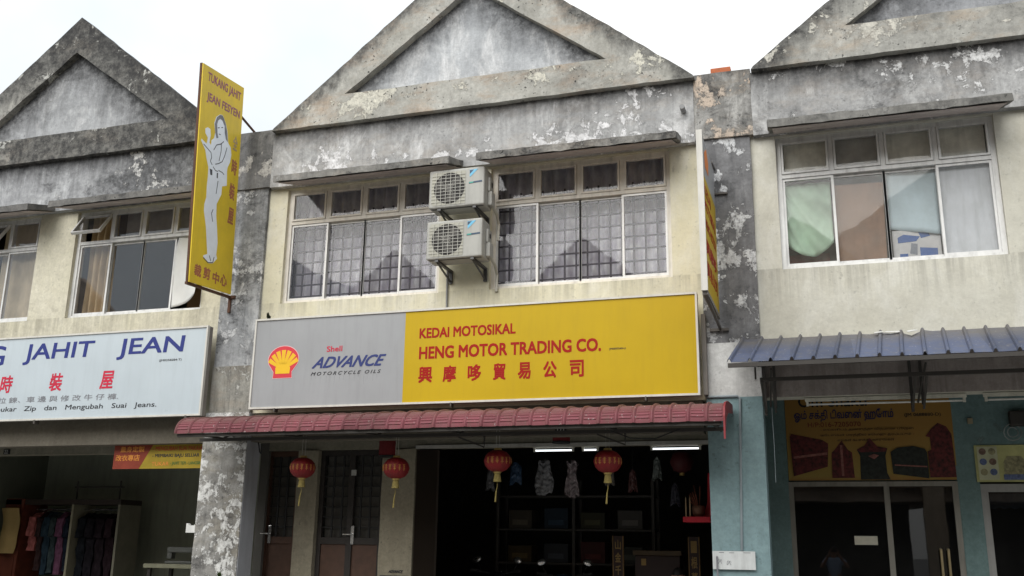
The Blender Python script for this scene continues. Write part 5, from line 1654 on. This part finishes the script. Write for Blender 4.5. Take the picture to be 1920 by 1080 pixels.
dk = thing('work_table', 'pale topped sewing table behind the peeling pillar in the tailor shop', 'table', (-2.3, 2.5, FL))
MB().box(-2.75, -1.75, 2.2, 2.85, 1.20, 1.26, .006).build('table_top', plain('pale_laminate', (.34, .34, .24), .5), dk)
for x in (-2.68, -1.82):
    for y in (2.27, 2.78): MB().box(x - .025, x + .025, y - .025, y + .025, FL, 1.20).build('leg', m_und, dk)
sm = thing('sewing_machine', 'dark sewing machine on the pale topped table', 'sewing machine', (-2.25, 2.5, 1.262))
m = MB().box(-2.55, -1.95, 2.42, 2.60, 1.262, 1.30, .01).box(-2.08, -1.96, 2.44, 2.58, 1.30, 1.50, .02).box(-2.55, -2.08, 2.45, 2.57, 1.42, 1.50, .02).box(-2.55, -2.47, 2.46, 2.56, 1.33, 1.42, .01)
m.build('machine_body', plain('machine_grey', (.20, .21, .20), .4), sm)
MB().lathe([(0, -1.95), (.055, -1.95), (.06, -1.93), (0, -1.92)], (0, 2.51, 1.45), 20, 'x').build('hand_wheel', m_chr, sm)
o = MB().prism([(-.50, 1.69), (-.36, 1.69), (-.345, 1.80), (-.40, 1.775), (-.455, 1.775), (-.475, 1.80), (-.50, 1.80)], .02, .06).build('wall_hook', plain('white_plastic', (.7, .7, .68), .5))
tag(o, 'small white plastic hook on the left edge of the peeling pillar', 'hook')

# ------------------------------------------------------------------ things behind the upstairs windows
m_lav = cloth('lavender_lace', (.82, .77, .90), .30, .30, 9)
m_lav2 = cloth('pink_white_lace', (.66, .58, .62), .45, .2, 7)


def curtain(x0, x1, z0, z1, y, mat, label, amp=.038, wl=.15, name='curtain'):
    ph_ = random.random() * 6
    m = MB().grid(lambda u, v: (x0 + (x1 - x0) * u, y + amp * math.sin((x1 - x0) * u / wl * 6.283 + ph_ + .6 * math.sin(v * 2 + u * 5)) + .4 * amp * mnoise.noise(Vector((u * 25, v * 3, x0))), z0 + (z1 - z0) * v), int((x1 - x0) / .012), 12)
    o = m.build(name, mat, smooth=True, recalc=False)
    tag(o, label, 'curtain', 'curtains behind the upstairs windows')
    MB().tube([(x0 - .05, y, z1 + .01), (x1 + .05, y, z1 + .01)], .012, 8).build('curtain_rail', m_rail, o)
    return o


curtain(.45, 2.80, 4.40, 6.1, .34, m_lav, 'lavender white gathered curtain behind the barred window left of the air conditioners')
curtain(3.23, 5.58, 4.40, 6.1, .34, m_lav, 'lavender white gathered curtain behind the barred window right of the air conditioners')
m_tan = cloth('tan_curtain', (.72, .56, .32), .3, .25, 5)
m_tan2 = cloth('pale_tan_curtain', (.78, .66, .44), .3, .2, 5)
curtain(-2.66, -2.25, 4.40, 6.1, .27, m_tan, 'bunched tan curtain behind the left sash under the open fan light', .05, .10)
curtain(-4.25, -3.35, 4.40, 6.1, .27, m_tan2, 'flat pale tan curtain in the window at the far left edge of the photo', .012, .3)
curtain(-5.60, -4.40, 4.40, 6.1, .27, m_tan2, 'second pale tan curtain further left in the same window', .012, .3)
m_brd = plain('grey_backing', (.44, .43, .40), .8, var=.2)
m_brd2 = plain('pale_backing', (.84, .82, .72), .85, var=.18, sc=7, dirt=.2)
tag(MB().box(-2.15, -.58, .30, .31, 5.60, 6.05).build('backing_sheet', m_brd), 'grey sheet behind the fan lights of the window next to the yellow woman sign', 'sheet')
# white sheet curling out of the missing pane
o = MB().grid(lambda u, v: (-1.12 + .50 * u - .06 * math.sin(v * 3.1), .10 + .03 * math.sin(u * 4 + v * 5) - .20 * (u ** 2) * (1 - v) ** 2 * 1.0 + .05 * v, 4.56 + .98 * v + .10 * u * (1 - v)), 16, 22, .004).build('curled_sheet', plain('white_board', (.66, .66, .64), .8, var=.06, bs=.05), smooth=True)
tag(o, 'curling white sheet filling the missing pane beside the yellow woman sign', 'sheet')
tag(MB().box(-.95, -.66, .20, .21, 4.52, 5.05).build('brown_card', plain('brown_card', (.17, .10, .05), .9)), 'brown card behind the curling white sheet', 'card')

# right-hand house: cloth, boards and paper in the window
x0 = 6.6545; wv = (8.8548 - 6.6545 - .1) / 4
for i in range(4):
    a = x0 + .05 + wv * i
    m = MB().box(a + .03, a + wv - .03, .172, .178, 5.57, 5.99)
    o = m.build('fan_light_backing', m_brd2 if i != 1 else m_brd)
    tag(o, ['mould spotted', 'dark torn', 'dusty brown', 'plain pale'][i] + ' sheet behind a fan light above the green cloth and brown board window', 'sheet', 'sheets behind the fan lights')
o = MB().grid(lambda u, v: (6.70 + .50 * u, .19 + .030 * math.sin(14 * math.atan2(1.02 - v, u + .05)) * (.25 + u) + .012 * math.sin((u + v) * 23), 5.52 - (.05 + (.62 + .22 * math.sin(.3 + u * 2.4)) * (1 - v)) + .03), 26, 20, .004).build('green_cloth', cloth('pale_green_cloth', (.55, .74, .58), .25, .15), smooth=True)
tag(o, 'pale green cloth draped behind the first sash of the right hand window', 'cloth')
tag(MB().box(6.72, 7.15, .30, .42, 4.50, 4.72, .01).build('red_bundle', plain('dim_red_cloth', (.14, .04, .04), .8)), 'dim red bundle under the green cloth', 'bundle')
m = MB().box(7.22, 7.72, .19, .20, 4.52, 5.44)
o = m.build('brown_board', plain('hardboard', (.27, .165, .11), .8, var=.2, sc=4, dirt=.3)); o.rotation_euler = (0, RAD(1.2), 0)
tag(o, 'brown hardboard sheet behind the second sash of the right hand window', 'board')
o = MB().grid(lambda u, v: (7.77 + .50 * u, .20 + .012 * math.sin(u * 6 + v * 4), 5.52 - (.62 + .10 * u) * (1 - v)), 12, 12, .003).build('blue_paper', plain('pale_blue_paper', (.55, .67, .72), .7, var=.07, sc=3), smooth=True)
tag(o, 'pale blue paper sheet behind the third sash of the right hand window', 'paper')
bx_ = thing('carton', 'white carton with blue patches on the window sill under the pale blue paper', 'carton', (8.02, .28, 4.51))
MB().box(7.79, 8.26, .21, .45, 4.52, 4.88, .006).build('carton_body', plain('white_card', (.60, .60, .60), .8), bx_)
m_cb = plain('carton_blue', (.05, .12, .34), .6, var=.1)
for q in ([(7.84, 4.74), (8.02, 4.75), (8.06, 4.80), (7.90, 4.83), (7.84, 4.80)], [(8.05, 4.56), (8.22, 4.55), (8.22, 4.66), (8.05, 4.68)], [(7.85, 4.54), (7.93, 4.54), (7.93, 4.62), (7.85, 4.62)], [(8.07, 4.78), (8.16, 4.80), (8.12, 4.88), (8.04, 4.86)]):
    flat(q, 'blue_patch', m_cb, bx_, .2095, t=.002)
flat([(7.95, 4.62), (8.02, 4.60), (8.03, 4.72), (7.97, 4.73)], 'grey_patch', plain('carton_grey', (.22, .24, .28), .6), bx_, .2095, t=.0025)
tag(MB().box(8.27, 8.80, .17, .18, 4.54, 5.53).build('frosted_sheet', plain('milky_sheet', (.66, .69, .73), .5, var=.09, sc=2.5, dirt=.25)), 'milky white sheet filling the rightmost sash of the right hand window', 'sheet')

# ------------------------------------------------------------------ weeds
m_leaf = plain('weed_green', (.10, .17, .04), .7, var=.3)
m_leafd = plain('weed_dark', (.05, .06, .035), .8)


def weed(x, y, z, n, s, mt, label):
    m = MB()
    for i in range(n):
        a = random.uniform(0, 6.28); t = random.uniform(.3, 1.1); L = s * random.uniform(.5, 1)
        d = Vector((math.cos(a) * math.sin(t), -abs(math.sin(a) * math.sin(t)), math.cos(t)))
        sd_ = d.cross(Vector((0, 0, 1))).normalized() * L * .16
        p = Vector((x, y, z))
        m.face([p, p + d * L * .5 + sd_, p + d * L, p + d * L * .5 - sd_])
    bmesh.ops.solidify(m.b, geom=m.b.faces[:], thickness=.002)
    tag(m.build('weed', mt), label, 'plant')


weed(.07, -.035, 1.17, 16, .10, m_leaf, 'tuft of green weed growing from the peeling white pillar')
weed(.53, -.17, 4.235, 7, .11, m_leafd, 'small dark weed growing on top of the grey end of the sign')
weed(-.27, .05, 4.20, 5, .06, m_leafd, 'tiny dark weed beside the end of the pale tailor sign')

# ------------------------------------------------------------------ the terrace across the street, mirrored in the windows
m_op = weather('opposite_plaster', (.70, .55, .40), (.82, .66, .50), .4, .3, 0, seed=51)
m_op2 = weather('opposite_gable', (.62, .49, .39), (.74, .60, .48), .4, .5, 0, seed=52)
op = thing('shophouse', 'pale gabled shophouse across the street, mirrored in the upstairs windows', 'shophouse', (0, 0, 0), 'shophouses across the street')
q = MB().cells([-3.05, -2.5, -.4, .3, 2.4, 3.05], [3.4, 5.0, 6.5, 8.0], {(1, 1), (3, 1)}, 0, -.25); q.build('upper_wall', m_op, op, local=True)
MB().prism([(-3.05, 8.0), (3.05, 8.0), (0, 10.6)], .15, -.1).build('gable', m_op2, op, local=True)
MB().box(-2.8, 2.8, -2.4, -2.3, .3, 3.4).build('shopfront', m_dark, op, local=True)
MB().box(-3.05, 3.05, -6, -.3, 3.0, 3.4).build('ceiling', m_op2, op, local=True)
for x in (-1.45, 1.35): MB().box(x - 1.05, x + 1.05, -.2, -.15, 5.0, 6.5).build('window', m_gl1, op, local=True)
MB().box(-3.05, 3.05, -6, -5.8, 3.4, 8.0).build('rear_wall', m_dark, op, local=True)
MB().prism([(-.25, 8.0), (-6, 10), (-6, 9.8), (-.25, 7.8)], -3.05, 3.05, 'x').build('roof', m_roof, op, local=True)
MB().box(-3.05, -2.5, -.25, .05, .1, 3.4).build('pillar', m_op, op, local=True)
op.location = (-24, -16.5, 0)
for i in range(1, 9):
    dup(op, (-24 + 6.1 * i, -16.5, 0), op['label'])
